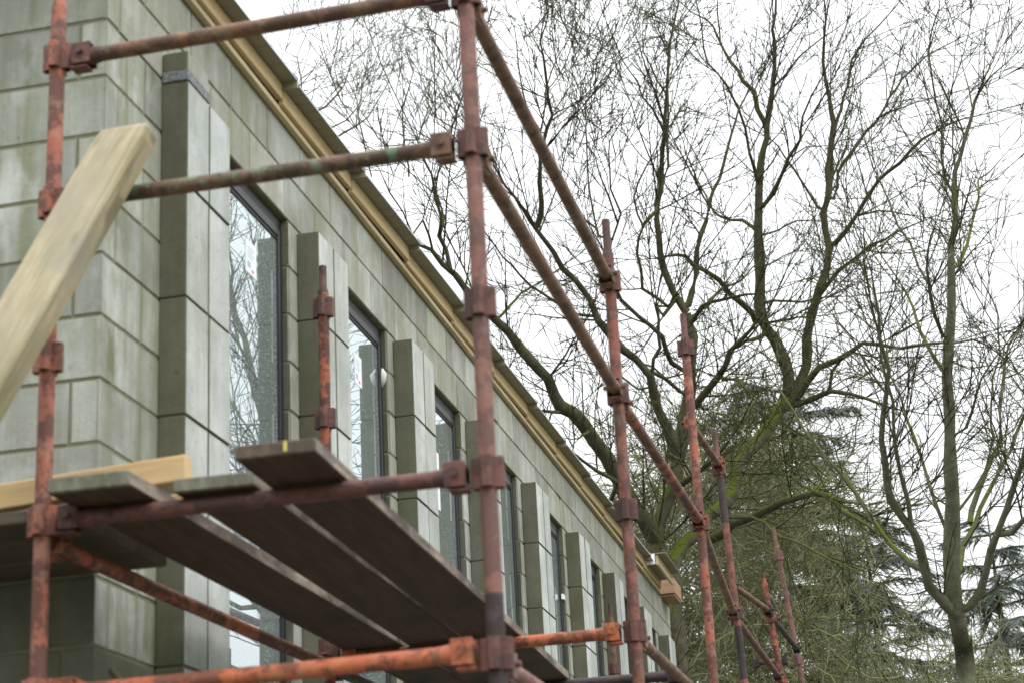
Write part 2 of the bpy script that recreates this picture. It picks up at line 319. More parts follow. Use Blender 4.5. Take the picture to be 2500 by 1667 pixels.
LIMBS = {
 1: [[(-0.44,15.65,-2.95,0.124),(-0.39,15.65,3.19,0.099),(-0.34,15.67,3.45,0.094),(-0.18,15.73,3.94,0.085),(-0.02,15.78,4.31,0.078),(0.00,15.79,4.54,0.074)],
[(0.00,15.79,4.54,0.077),(-0.03,15.59,4.84,0.071),(-0.12,15.42,5.05,0.066),(-0.15,15.31,5.22,0.063),(-0.17,15.20,5.39,0.060),(-0.28,15.06,5.55,0.056),(-0.43,14.92,5.69,0.052),(-0.64,14.65,5.98,0.044),(-0.69,14.51,6.18,0.040),(-0.80,14.35,6.37,0.036),(-0.93,14.22,6.50,0.032),(-1.01,14.10,6.65,0.029),(-1.11,13.94,6.84,0.025),(-1.20,13.82,6.98,0.021),(-1.31,13.67,7.15,0.017),(-1.40,13.54,7.30,0.014),(-1.48,13.40,7.47,0.010),(-1.52,13.30,7.61,0.007)],
[(-1.17,13.87,6.92,0.018),(-1.20,13.70,6.99,0.015),(-1.26,13.50,7.05,0.012),(-1.31,13.34,7.10,0.009)],
[(-1.14,13.90,6.89,0.033),(-1.07,13.82,7.01,0.031),(-1.04,13.73,7.14,0.029),(-1.02,13.62,7.29,0.027),(-1.00,13.51,7.44,0.025),(-0.96,13.42,7.57,0.023),(-0.84,13.28,7.78,0.021),(-0.76,13.19,7.91,0.019),(-0.77,13.08,8.06,0.017),(-0.76,13.01,8.15,0.015),(-0.75,12.90,8.29,0.014),(-0.74,12.80,8.42,0.012),(-0.74,12.68,8.58,0.010),(-0.65,12.58,8.72,0.008),(-0.60,12.49,8.85,0.006),(-0.60,12.41,8.95,0.005)],
[(-0.85,13.30,7.75,0.010),(-0.92,13.24,7.75,0.010),(-0.85,13.14,7.84,0.009),(-0.79,13.00,7.96,0.009),(-0.76,12.89,8.06,0.008),(-0.55,12.59,8.31,0.006),(-0.41,12.47,8.40,0.005),(-0.31,12.32,8.53,0.004),(-0.22,12.12,8.69,0.003)],
[(-0.76,13.19,7.91,0.008),(-0.66,13.34,8.16,0.007),(-0.54,13.50,8.45,0.005),(-0.46,13.61,8.60,0.004),(-0.35,13.73,8.77,0.003)],
[(-0.80,13.23,7.85,0.009),(-0.67,13.37,8.01,0.008),(-0.49,13.55,8.23,0.007),(-0.32,13.73,8.45,0.005),(-0.17,13.88,8.68,0.004),(-0.10,13.98,8.90,0.003)],
[(-0.91,13.23,7.76,0.012),(-1.00,13.04,7.91,0.010),(-1.01,12.88,8.06,0.009),(-1.01,12.75,8.19,0.008),(-0.99,12.59,8.34,0.007),(-0.96,12.35,8.59,0.005),(-1.00,12.20,8.72,0.004),(-1.01,12.07,8.84,0.003)],
[(0.00,15.79,4.54,0.092),(0.10,15.80,4.82,0.087),(0.17,15.80,5.13,0.082),(0.24,15.81,5.37,0.077),(0.27,15.80,5.62,0.073),(0.30,15.78,6.00,0.067),(0.27,15.76,6.32,0.061)],
[(0.27,15.76,6.32,0.052),(0.13,15.66,6.57,0.048),(0.07,15.57,6.86,0.045),(0.04,15.46,7.23,0.041),(0.07,15.37,7.60,0.036),(0.14,15.33,7.80,0.034),(0.23,15.23,8.26,0.029),(0.33,15.07,8.90,0.021),(0.43,14.94,9.46,0.015),(0.54,14.87,9.83,0.011),(0.63,14.82,10.09,0.008)],
[(0.24,15.73,6.38,0.040),(0.29,15.75,6.42,0.039),(0.42,15.78,6.81,0.035),(0.47,15.78,7.09,0.032),(0.59,15.80,7.49,0.028),(0.65,15.80,7.71,0.025),(0.86,15.84,8.20,0.020),(1.01,15.86,8.63,0.015),(1.12,15.88,8.94,0.012),(1.28,15.91,9.24,0.009)],
[(0.29,15.77,6.16,0.032),(0.49,15.45,6.24,0.026),(0.75,15.18,6.23,0.020),(1.18,14.79,6.10,0.011)],
[(0.28,15.76,6.24,0.024),(0.46,15.99,6.46,0.021),(0.68,16.26,6.75,0.017),(0.92,16.53,6.94,0.013),(1.04,16.68,7.15,0.010)],
[(0.20,15.80,5.22,0.051),(0.29,15.75,5.17,0.049),(0.52,15.48,5.29,0.041),(0.73,15.19,5.43,0.033),(0.91,14.89,5.58,0.025),(1.09,14.70,5.64,0.020),(1.20,14.54,5.70,0.016)],
[(0.63,15.33,5.36,0.022),(0.67,15.29,5.31,0.021),(0.84,15.15,5.21,0.018),(1.06,14.93,4.91,0.013),(0.98,14.77,4.73,0.011)],
[(0.17,15.69,6.50,0.028),(-0.02,15.65,6.30,0.026),(-0.06,15.57,6.40,0.025),(0.07,15.57,6.38,0.024),(-0.19,15.36,6.55,0.021),(-0.18,15.24,6.74,0.019),(-0.19,15.13,6.90,0.018),(-0.14,15.02,7.07,0.016),(-0.08,14.96,7.18,0.015),(-0.10,14.87,7.30,0.014),(-0.12,14.75,7.47,0.012),(-0.05,14.67,7.61,0.011),(0.10,14.56,7.81,0.009)],
[(0.26,15.80,5.56,0.032),(0.15,15.67,5.61,0.030),(0.06,15.55,5.66,0.029),(0.00,15.28,5.88,0.026),(-0.19,14.98,6.04,0.023),(-0.34,14.71,6.20,0.020),(-0.40,14.52,6.33,0.018)],
[(-0.40,14.52,6.33,0.016),(-0.42,14.32,6.56,0.014),(-0.26,14.10,6.86,0.012),(-0.19,14.01,6.97,0.012),(-0.25,13.81,7.19,0.010),(-0.21,13.56,7.50,0.008),(-0.17,13.45,7.62,0.008),(-0.00,13.32,7.79,0.006),(0.17,13.19,7.96,0.005)],
[(-0.24,14.08,6.89,0.012),(-0.27,13.79,7.07,0.010),(-0.32,13.48,7.25,0.008),(-0.32,13.26,7.38,0.007),(-0.38,13.12,7.44,0.006),(-0.36,12.99,7.53,0.005),(-0.43,12.88,7.55,0.005),(-0.49,12.67,7.65,0.003)],
[(-0.32,14.18,6.74,0.014),(-0.50,14.22,6.81,0.013),(-0.53,14.25,7.11,0.012),(-0.57,14.28,7.50,0.010),(-0.58,14.32,7.89,0.009),(-0.57,14.36,8.29,0.007),(-0.55,14.40,8.72,0.005),(-0.55,14.42,8.98,0.004)],
[(-0.51,14.23,6.92,0.011),(-0.63,13.98,6.98,0.009),(-0.72,13.67,7.08,0.007),(-0.72,13.31,7.24,0.004)],
[(-0.08,14.96,7.18,0.022),(0.12,15.03,7.37,0.021),(0.18,15.04,7.61,0.019),(0.27,15.05,7.94,0.017),(0.29,15.04,8.20,0.016),(0.35,15.03,8.74,0.012),(0.36,15.02,9.08,0.010),(0.41,15.02,9.34,0.009),(0.43,15.02,9.57,0.007),(0.52,15.03,9.84,0.006),(0.58,15.03,10.12,0.004)],
[(0.26,15.19,8.42,0.015),(0.17,14.87,8.62,0.013),(0.08,14.69,8.72,0.011),(0.06,14.51,8.84,0.010),(0.00,14.40,8.90,0.009),(-0.07,14.21,9.00,0.008),(-0.09,14.08,9.09,0.007),(-0.14,13.86,9.23,0.005),(-0.17,13.69,9.34,0.004)],
[(0.35,15.03,8.83,0.014),(0.22,15.11,9.11,0.012),(0.15,15.17,9.35,0.011),(0.07,15.24,9.59,0.009),(0.07,15.32,9.90,0.007),(0.08,15.38,10.10,0.006),(0.15,15.49,10.45,0.004)],
[(0.08,14.67,8.73,0.006),(-0.12,14.72,8.79,0.005),(-0.24,14.74,8.92,0.005),(-0.36,14.75,9.14,0.003),(-0.49,14.77,9.33,0.003)],
[(-0.30,15.68,3.57,0.109),(-0.39,15.48,3.78,0.103),(-0.52,15.25,3.99,0.096),(-0.62,14.96,4.28,0.089),(-0.68,14.83,4.40,0.085),(-0.76,14.64,4.58,0.080),(-0.84,14.50,4.71,0.076),(-0.93,14.37,4.80,0.072),(-1.05,14.26,4.86,0.069),(-1.11,14.14,4.96,0.066),(-1.15,13.99,5.11,0.062),(-1.21,13.88,5.20,0.059),(-1.35,13.67,5.37,0.054),(-1.44,13.50,5.52,0.049),(-1.56,13.34,5.63,0.045),(-1.64,13.19,5.75,0.041),(-1.77,12.99,5.90,0.035),(-1.86,12.83,6.03,0.031),(-1.95,12.70,6.12,0.028),(-2.03,12.57,6.23,0.024),(-2.14,12.46,6.27,0.021),(-2.22,12.34,6.35,0.018)],
[(-1.90,12.78,6.07,0.027),(-1.91,12.65,6.23,0.025),(-1.94,12.53,6.36,0.023),(-1.86,12.42,6.53,0.021),(-1.92,12.41,6.32,0.018),(-1.85,12.32,6.46,0.017),(-1.87,12.15,6.66,0.014),(-1.87,12.00,6.84,0.011),(-1.91,11.90,6.96,0.010),(-1.94,11.74,7.13,0.007)],
[(-1.87,12.15,6.66,0.010),(-1.80,12.00,6.86,0.008),(-1.58,11.84,7.11,0.006),(-1.47,11.65,7.37,0.004)],
[(-2.03,12.57,6.23,0.015),(-2.05,12.31,6.47,0.012),(-2.16,12.25,6.30,0.011),(-2.20,12.03,6.48,0.009),(-2.28,11.84,6.63,0.007),(-2.32,11.66,6.79,0.005)],
[(-0.47,15.33,3.91,0.042),(-0.56,15.21,3.80,0.039),(-0.69,14.90,3.89,0.033),(-0.56,14.65,4.02,0.028),(-0.68,14.36,4.10,0.023),(-0.80,14.09,4.16,0.019),(-0.90,13.86,4.21,0.015),(-1.04,13.57,4.26,0.010)],
[(-0.65,14.64,6.01,0.020),(-0.84,14.42,5.98,0.018),(-1.03,14.07,6.07,0.016),(-1.22,13.76,6.14,0.013),(-1.41,13.25,6.33,0.010),(-1.47,13.01,6.43,0.009),(-1.56,12.74,6.54,0.007)],
[(-1.56,13.34,5.63,0.015),(-1.44,13.59,5.87,0.014),(-1.34,13.82,6.10,0.012),(-1.15,14.16,6.35,0.010),(-0.94,14.51,6.65,0.007)],
[(-0.80,14.57,4.64,0.020),(-0.82,14.00,4.41,0.009)],
[(-0.96,14.34,4.82,0.023),(-0.98,14.31,4.77,0.023),(-1.12,14.11,4.77,0.020),(-1.24,13.93,4.76,0.018),(-1.46,13.64,4.72,0.015),(-1.60,13.36,4.78,0.012)],
[(-0.16,15.26,5.29,0.013),(-0.30,15.14,5.23,0.012),(-0.45,14.87,5.34,0.010),(-0.74,14.48,5.41,0.007),(-0.98,14.22,5.39,0.005),(-1.23,13.93,5.37,0.003)],
[(-0.19,15.18,5.41,0.024),(-0.13,15.23,5.45,0.024),(0.01,15.39,5.40,0.023),(0.14,15.61,5.29,0.022)],
[(-0.13,15.23,5.45,0.022),(-0.08,15.14,5.59,0.021),(-0.00,15.09,5.69,0.020),(-0.00,15.00,5.82,0.019),(0.04,14.81,6.10,0.016)],
[(-0.04,15.77,4.27,0.043),(0.04,15.68,4.22,0.040),(0.22,15.44,4.21,0.034),(0.41,15.12,4.26,0.027),(0.55,14.92,4.25,0.023),(0.75,14.51,4.33,0.014)],
[(-0.00,15.74,4.62,0.021),(-0.05,15.66,4.58,0.018),(0.06,15.54,4.48,0.013),(0.17,15.42,4.39,0.007)],
[(-0.36,15.55,3.70,0.030),(-0.39,15.46,3.78,0.027),(-0.33,15.26,3.97,0.020),(-0.31,15.08,4.14,0.013)],
[(-0.18,15.73,3.94,0.018),(-0.11,15.99,4.18,0.015),(0.15,16.55,4.56,0.009)],
[(-0.28,15.06,5.55,0.012),(-0.12,15.23,5.53,0.012),(0.11,15.65,5.33,0.012)],
],
 2: [[(-0.14,15.42,-2.95,0.095),(-0.09,15.42,3.11,0.076),(-0.06,15.55,3.33,0.076),(0.03,15.69,3.51,0.077),(0.17,15.85,3.67,0.077),(0.31,16.04,3.89,0.078),(0.44,16.18,4.01,0.078),(0.55,16.31,4.16,0.079),(0.61,16.41,4.31,0.079),(0.62,16.50,4.49,0.080),(0.70,16.63,4.71,0.080),(0.85,16.80,4.90,0.081),(1.02,16.99,5.13,0.081),(1.17,17.15,5.35,0.082),(1.01,17.29,5.31,0.082),(1.17,17.47,5.53,0.083),(1.31,17.61,5.68,0.084)],
[(1.29,17.59,5.66,0.089),(1.30,17.52,5.97,0.085),(1.27,17.46,6.16,0.082),(1.18,17.39,6.36,0.079),(1.08,17.32,6.58,0.075),(1.05,17.25,6.82,0.071),(1.08,17.19,7.11,0.067),(1.10,17.12,7.41,0.063),(1.13,17.05,7.70,0.058),(1.16,16.98,8.00,0.054),(1.21,16.92,8.30,0.049),(1.28,16.85,8.60,0.045),(1.36,16.79,8.93,0.040),(1.39,16.76,9.09,0.038),(1.47,16.71,9.33,0.034),(1.53,16.67,9.56,0.031),(1.59,16.61,9.84,0.026),(1.61,16.54,10.12,0.022),(1.67,16.46,10.48,0.017),(1.71,16.39,10.80,0.012)],
[(1.39,16.76,9.09,0.035),(1.31,16.80,9.35,0.032),(1.26,16.84,9.62,0.029),(1.14,16.88,9.82,0.026),(1.00,16.92,10.14,0.021),(0.90,16.97,10.43,0.018),(0.81,17.01,10.73,0.014),(0.74,17.03,10.87,0.012),(0.54,17.07,11.04,0.008)],
[(0.89,16.97,10.47,0.012),(0.90,16.86,10.78,0.009),(0.93,16.76,11.09,0.006)],
[(1.24,16.89,8.41,0.022),(1.19,16.86,8.39,0.022),(1.17,16.58,8.67,0.020),(1.14,16.35,8.88,0.018),(1.10,16.14,9.07,0.016),(1.02,15.91,9.26,0.014),(0.92,15.72,9.40,0.013),(0.81,15.56,9.49,0.012),(0.79,15.40,9.63,0.011),(0.82,15.23,9.80,0.009),(0.79,14.91,10.08,0.007)],
[(1.17,16.97,8.03,0.032),(1.40,16.78,8.15,0.028),(1.51,16.59,8.29,0.025),(1.64,16.40,8.43,0.022),(1.81,16.19,8.57,0.018),(1.91,15.94,8.76,0.014),(2.03,15.73,8.90,0.011),(2.18,15.53,9.04,0.008)],
[(1.64,16.40,8.43,0.010),(1.88,16.20,8.46,0.008),(2.07,16.08,8.39,0.006),(2.30,15.94,8.30,0.004)],
[(1.13,17.04,7.74,0.025),(0.95,17.18,7.99,0.022),(0.65,17.36,8.15,0.018),(0.50,17.49,8.43,0.015),(0.40,17.62,8.74,0.011),(0.32,17.72,9.00,0.008)],
[(1.13,17.05,7.70,0.016),(1.37,17.29,7.84,0.013),(1.61,17.52,8.03,0.010),(1.90,17.82,8.11,0.007)],
[(1.07,17.30,6.67,0.048),(1.00,17.22,6.63,0.046),(0.86,16.91,6.75,0.040),(0.72,16.64,6.84,0.035),(0.63,16.38,6.94,0.031),(0.39,15.99,7.02,0.024),(0.21,15.70,7.06,0.018),(-0.02,15.46,6.94,0.013)],
[(1.53,16.67,9.56,0.014),(1.70,16.73,9.75,0.013),(1.90,16.80,10.00,0.011),(2.21,16.92,10.28,0.009),(2.51,17.05,10.53,0.007),(2.76,17.14,10.79,0.005)],
[(1.06,17.25,6.86,0.018),(1.24,17.16,6.83,0.016),(1.58,17.01,6.73,0.013),(1.88,16.86,6.70,0.010),(2.21,16.71,6.62,0.007)],
[(1.08,17.31,6.61,0.022),(1.43,16.85,6.47,0.014),(1.72,16.46,6.33,0.008)],
[(1.09,17.14,7.30,0.014),(1.14,17.25,7.35,0.013),(1.35,17.71,7.62,0.010),(1.54,18.12,7.86,0.006)],
[(1.29,17.57,5.74,0.075),(1.35,17.59,5.73,0.074),(1.53,17.55,6.08,0.069),(1.58,17.49,6.41,0.065),(1.66,17.44,6.70,0.061),(1.81,17.41,6.99,0.057),(1.93,17.37,7.28,0.054),(2.00,17.32,7.53,0.050),(1.98,17.28,7.72,0.048),(1.97,17.21,7.97,0.045),(2.07,17.19,8.18,0.042),(2.11,17.08,8.68,0.036),(2.22,17.01,9.08,0.031),(2.22,16.93,9.44,0.026),(2.21,16.82,9.89,0.021),(2.26,16.74,10.29,0.016),(2.34,16.68,10.59,0.012),(2.42,16.65,10.82,0.009)],
[(1.99,17.32,7.56,0.036),(2.06,17.30,7.55,0.035),(2.20,17.18,7.66,0.033),(2.38,17.03,7.79,0.030),(2.54,16.84,7.97,0.027),(2.70,16.70,8.10,0.024),(2.99,16.51,8.23,0.020),(3.29,16.30,8.39,0.016),(3.64,16.12,8.47,0.011),(3.96,16.00,8.47,0.008)],
[(2.06,17.19,8.16,0.026),(2.10,17.24,8.13,0.026),(2.22,17.28,8.53,0.023),(2.41,17.34,8.80,0.021),(2.62,17.42,9.09,0.019),(2.78,17.47,9.29,0.017),(2.90,17.51,9.48,0.016),(3.19,17.61,9.87,0.013),(3.53,17.74,10.22,0.010),(3.82,17.86,10.40,0.008),(4.04,17.95,10.53,0.006)],
[(2.78,17.47,9.29,0.014),(3.14,17.29,9.33,0.011),(3.48,17.13,9.31,0.008),(3.87,16.95,9.28,0.005)],
[(2.07,17.19,8.18,0.030),(2.19,17.14,8.92,0.024),(2.34,17.14,9.34,0.021),(2.47,17.14,9.64,0.018),(2.57,17.13,10.03,0.015),(2.77,17.15,10.31,0.012),(2.99,17.20,10.52,0.010),(3.29,17.25,10.85,0.006)],
[(1.98,17.21,8.00,0.020),(1.92,17.19,8.03,0.019),(1.79,17.07,8.28,0.016),(1.66,16.96,8.52,0.013),(1.50,16.82,8.81,0.010),(1.40,16.76,8.92,0.008)],
[(1.76,17.42,6.88,0.032),(1.95,17.20,7.00,0.028),(2.22,16.89,7.15,0.023),(2.43,16.72,7.20,0.020),(2.69,16.52,7.23,0.016),(2.96,16.31,7.26,0.011),(3.15,16.17,7.26,0.009)],
[(2.38,17.03,7.79,0.014),(2.66,16.93,7.79,0.011),(2.99,16.85,7.65,0.008),(3.29,16.77,7.53,0.006)],
[(1.26,17.55,5.62,0.052),(1.30,17.53,5.55,0.050),(1.53,17.24,5.77,0.043),(1.72,17.07,5.86,0.039),(1.93,16.94,5.89,0.035),(2.13,16.79,5.94,0.031),(2.29,16.67,5.99,0.027),(2.46,16.60,5.92,0.024),(2.71,16.49,5.81,0.019),(2.97,16.35,5.77,0.014),(3.24,16.21,5.71,0.009)],
[(1.30,17.53,5.55,0.045),(1.58,17.33,5.56,0.038),(1.80,17.15,5.57,0.032),(2.05,16.99,5.47,0.026),(2.23,16.88,5.35,0.021),(2.48,16.71,5.16,0.015),(2.77,16.52,5.01,0.007)],
[(1.80,17.15,5.57,0.025),(1.87,16.99,5.79,0.020),(2.00,16.92,5.88,0.016),(2.13,16.87,5.95,0.013)],
[(1.54,17.35,5.56,0.014),(1.74,17.68,5.73,0.012),(2.06,18.17,6.04,0.008),(2.33,18.62,6.10,0.005)],
[(1.12,17.35,6.50,0.030),(0.96,17.19,6.37,0.027),(0.74,16.96,6.28,0.024),(0.57,16.74,5.88,0.019),(0.30,16.45,5.51,0.013)],
[(0.17,15.85,3.67,0.067),(0.28,15.79,3.54,0.063),(0.43,15.66,3.58,0.059),(0.63,15.49,3.64,0.054),(0.89,15.31,3.66,0.048),(1.09,15.16,3.70,0.044),(1.34,14.96,3.73,0.038),(1.58,14.80,3.71,0.033),(1.75,14.70,3.63,0.029),(1.90,14.59,3.44,0.024),(2.06,14.49,3.30,0.019),(2.27,14.34,3.07,0.013)],
[(1.58,14.80,3.71,0.034),(1.69,15.23,3.93,0.022),(1.78,15.57,4.10,0.012)],
[(1.75,14.70,3.63,0.015),(1.92,14.52,3.52,0.012),(2.09,14.34,3.44,0.009),(2.24,14.15,3.33,0.005)],
[(0.58,15.53,3.63,0.023),(0.55,15.37,3.68,0.022),(0.85,15.10,3.59,0.019),(1.01,14.96,3.48,0.018),(1.20,14.76,3.26,0.016),(1.43,14.54,3.11,0.014),(1.59,14.37,2.98,0.013),(1.71,14.24,2.86,0.012),(1.86,14.08,2.73,0.010),(2.07,13.84,2.56,0.009)],
[(0.63,16.51,4.52,0.021),(0.79,16.44,4.43,0.019),(1.05,16.29,4.39,0.016),(1.29,16.15,4.28,0.013),(1.41,16.09,4.15,0.011),(1.55,16.01,4.05,0.008)],
[(1.46,14.88,3.72,0.009),(1.48,14.89,3.68,0.009),(1.44,14.90,3.52,0.007),(1.43,14.92,3.35,0.005),(1.44,14.94,3.23,0.004)],
[(1.25,15.03,3.72,0.008),(1.27,15.04,3.66,0.007),(1.22,15.04,3.52,0.006),(1.24,15.05,3.36,0.003)],
[(1.77,14.69,3.60,0.008),(1.79,14.69,3.43,0.007),(1.82,14.69,3.20,0.005),(1.86,14.70,3.02,0.003)],
[(1.01,14.96,3.48,0.009),(0.99,14.95,3.22,0.007),(1.01,14.95,3.08,0.005),(0.96,14.92,2.95,0.004)],
[(2.06,14.49,3.30,0.010),(2.10,14.46,3.12,0.008),(2.13,14.43,2.88,0.005),(2.18,14.40,2.69,0.003)],
[(1.47,14.49,3.08,0.008),(1.52,14.46,2.89,0.006),(1.60,14.43,2.72,0.003)],
],
 3: [[(2.85,11.47,-2.95,0.111),(2.90,11.47,1.07,0.089),(2.91,11.35,1.40,0.083),(2.89,11.28,1.60,0.080),(2.89,11.21,1.79,0.077),(2.91,11.12,2.05,0.073),(2.95,11.04,2.31,0.069),(2.97,10.95,2.57,0.065),(2.99,10.86,2.83,0.061),(3.01,10.77,3.08,0.057),(3.03,10.69,3.32,0.053),(3.05,10.61,3.58,0.049),(3.09,10.52,3.84,0.045),(3.15,10.44,4.09,0.041),(3.18,10.36,4.35,0.036),(3.24,10.28,4.61,0.032),(3.27,10.19,4.86,0.028),(3.28,10.15,5.00,0.026),(3.34,10.07,5.26,0.022),(3.39,10.03,5.39,0.020),(3.45,9.99,5.54,0.017),(3.52,9.95,5.69,0.015),(3.56,9.91,5.84,0.012),(3.64,9.89,5.94,0.010),(3.75,9.87,6.04,0.008),(3.88,9.87,6.14,0.005)],
[(3.30,10.13,5.07,0.014),(3.24,10.03,5.18,0.013),(3.23,9.90,5.35,0.012),(3.26,9.75,5.58,0.010),(3.23,9.62,5.75,0.009),(3.22,9.49,5.91,0.008),(3.22,9.36,6.10,0.006),(3.26,9.26,6.24,0.005),(3.33,9.18,6.36,0.004),(3.45,9.13,6.44,0.003)],
[(3.54,9.92,5.79,0.007),(3.54,9.96,5.96,0.006),(3.52,10.00,6.20,0.004),(3.52,10.03,6.38,0.003)],
[(3.54,9.93,5.77,0.008),(3.65,10.03,6.03,0.007),(3.86,10.21,6.47,0.005),(3.96,10.31,6.78,0.004),(4.02,10.37,6.94,0.003)],
[(2.89,11.27,1.62,0.051),(2.85,11.24,1.62,0.051),(2.76,11.11,1.73,0.048),(2.68,11.00,1.83,0.046),(2.66,10.88,1.96,0.044),(2.62,10.72,2.13,0.040),(2.59,10.61,2.25,0.038),(2.51,10.47,2.36,0.036),(2.43,10.34,2.48,0.033),(2.42,10.24,2.59,0.031),(2.42,10.09,2.76,0.028),(2.43,9.94,2.92,0.026),(2.47,9.82,3.06,0.023),(2.52,9.69,3.22,0.020),(2.56,9.55,3.38,0.017),(2.53,9.35,3.59,0.014),(2.54,9.20,3.74,0.011),(2.53,9.06,3.89,0.008),(2.52,8.93,4.03,0.006)],
[(2.66,10.88,1.96,0.030),(2.57,10.92,2.03,0.029),(2.39,11.01,2.25,0.026),(2.26,11.09,2.51,0.024),(2.16,11.16,2.75,0.021),(2.05,11.22,2.98,0.018),(1.92,11.27,3.12,0.016),(1.80,11.33,3.33,0.014),(1.72,11.37,3.47,0.012),(1.65,11.41,3.66,0.010),(1.55,11.47,3.90,0.008),(1.51,11.51,4.08,0.006)],
[(2.59,10.61,2.25,0.023),(2.59,10.38,2.47,0.021),(2.55,10.14,2.69,0.018),(2.53,9.97,2.84,0.016),(2.55,9.82,2.99,0.014),(2.57,9.66,3.14,0.012),(2.55,9.52,3.26,0.011),(2.51,9.34,3.41,0.009),(2.52,9.14,3.59,0.006)],
[(2.95,11.04,2.31,0.021),(2.88,11.06,2.34,0.020),(2.83,11.10,2.55,0.019),(2.79,11.14,2.78,0.017),(2.75,11.19,3.04,0.015),(2.71,11.22,3.24,0.014),(2.66,11.26,3.45,0.012),(2.63,11.29,3.64,0.011),(2.57,11.32,3.89,0.009),(2.56,11.37,4.18,0.007)],
[(2.89,11.25,1.67,0.041),(2.99,11.23,1.68,0.040),(3.09,11.15,1.78,0.038),(3.18,11.04,1.92,0.035),(3.24,10.91,2.09,0.033),(3.33,10.81,2.22,0.031),(3.41,10.68,2.39,0.028),(3.50,10.53,2.57,0.025),(3.56,10.44,2.68,0.024),(3.67,10.20,2.99,0.019),(3.74,10.04,3.18,0.016),(3.87,9.87,3.39,0.013)],
[(3.32,10.82,2.20,0.027),(3.42,10.68,2.18,0.024),(3.51,10.50,2.21,0.021),(3.64,10.23,2.27,0.017),(3.73,9.87,2.38,0.011)],
[(2.91,11.14,1.99,0.027),(2.97,11.21,1.99,0.027),(3.02,11.32,2.22,0.025),(3.15,11.46,2.46,0.023),(3.27,11.61,2.73,0.021),(3.41,11.75,2.94,0.019),(3.57,11.92,3.22,0.017),(3.64,12.01,3.40,0.015),(3.74,12.11,3.57,0.014),(3.92,12.29,3.91,0.011)],
[(3.13,11.45,2.43,0.028),(3.09,11.45,2.46,0.028),(3.24,11.51,2.75,0.025),(3.36,11.57,3.04,0.023),(3.46,11.61,3.26,0.021),(3.51,11.63,3.54,0.019),(3.58,11.67,3.84,0.017),(3.67,11.70,4.15,0.014),(3.82,11.76,4.37,0.012),(3.97,11.82,4.62,0.010)],
[(2.97,10.97,2.50,0.014),(3.01,10.99,2.50,0.014),(3.16,11.01,2.66,0.013),(3.29,11.03,2.81,0.012),(3.39,11.01,3.11,0.011),(3.38,11.00,3.22,0.011),(3.45,10.95,3.64,0.009),(3.54,10.95,3.84,0.008),(3.55,10.93,4.01,0.008),(3.57,10.91,4.20,0.007),(3.54,10.88,4.34,0.007),(3.46,10.85,4.52,0.006),(3.41,10.80,4.75,0.005)],
[(3.06,10.58,3.64,0.021),(3.01,10.62,3.64,0.020),(2.94,10.70,3.84,0.018),(2.89,10.79,4.10,0.015),(2.84,10.89,4.36,0.012),(2.80,10.95,4.52,0.011),(2.72,11.02,4.73,0.008),(2.62,11.10,4.96,0.006)],
[(3.11,10.49,3.93,0.019),(3.06,10.43,3.92,0.018),(3.00,10.17,4.02,0.016),(2.97,9.88,4.13,0.013),(2.98,9.61,4.25,0.010),(3.03,9.26,4.38,0.007),(3.08,9.12,4.43,0.005)],
[(2.97,9.78,4.18,0.012),(2.91,9.78,4.32,0.011),(2.86,9.78,4.55,0.010),(2.78,9.78,4.72,0.009),(2.74,9.78,4.92,0.008),(2.70,9.77,5.08,0.007),(2.63,9.77,5.31,0.005),(2.60,9.77,5.51,0.004)],
[(3.21,10.32,4.48,0.016),(3.26,10.36,4.49,0.016),(3.35,10.47,4.71,0.014),(3.48,10.62,5.07,0.011),(3.53,10.68,5.22,0.010),(3.56,10.76,5.45,0.008),(3.67,10.85,5.55,0.006),(3.82,10.97,5.73,0.004)],
[(3.10,10.51,3.87,0.011),(2.86,10.08,3.74,0.008),(2.67,9.74,3.62,0.006),(2.52,9.44,3.50,0.004)],
[(3.10,10.51,3.87,0.011),(3.14,10.55,3.87,0.011),(3.31,10.69,3.92,0.009),(3.45,10.86,3.90,0.008),(3.62,11.10,3.81,0.005),(3.73,11.22,3.79,0.004)],
[(3.01,10.77,3.08,0.012),(3.16,10.65,3.12,0.011),(3.32,10.20,3.42,0.008),(3.53,9.91,3.58,0.006),(3.66,9.73,3.67,0.005)],
[(3.07,10.56,3.71,0.008),(3.12,10.54,3.69,0.008),(3.24,10.48,3.59,0.007),(3.41,10.38,3.58,0.006),(3.66,10.25,3.42,0.004)],
[(2.97,10.97,2.50,0.010),(2.79,10.70,2.60,0.007),(2.91,10.47,2.75,0.005),(3.01,10.32,2.84,0.004)],
],
 4: [[(-5.17,16.98,-2.95,0.023),(-5.12,16.98,9.74,0.019),(-4.94,16.90,10.06,0.016),(-4.75,16.87,10.27,0.014),(-4.57,16.88,10.35,0.013),(-4.41,16.86,10.49,0.011),(-4.28,16.84,10.62,0.010),(-4.16,16.77,10.88,0.008),(-4.09,16.73,11.05,0.006),(-4.08,16.68,11.19,0.005),(-4.06,16.64,11.32,0.004)],
[(-4.75,16.87,10.27,0.011),(-4.81,16.58,10.39,0.010),(-4.73,16.34,10.55,0.008),(-4.67,16.01,10.73,0.006),(-4.50,15.81,10.84,0.005),(-4.36,15.63,10.94,0.003)],
[(-4.81,16.58,10.39,0.009),(-4.64,16.74,10.58,0.006),(-4.55,16.81,10.72,0.005),(-4.46,16.90,10.92,0.004)],
[(-4.73,16.34,10.55,0.007),(-4.53,16.41,10.72,0.005),(-4.42,16.45,10.88,0.004),(-4.32,16.48,10.99,0.003)],
[(-4.68,16.05,10.71,0.006),(-4.81,15.93,10.77,0.005),(-4.69,15.80,10.94,0.003),(-4.65,15.71,11.05,0.003)],
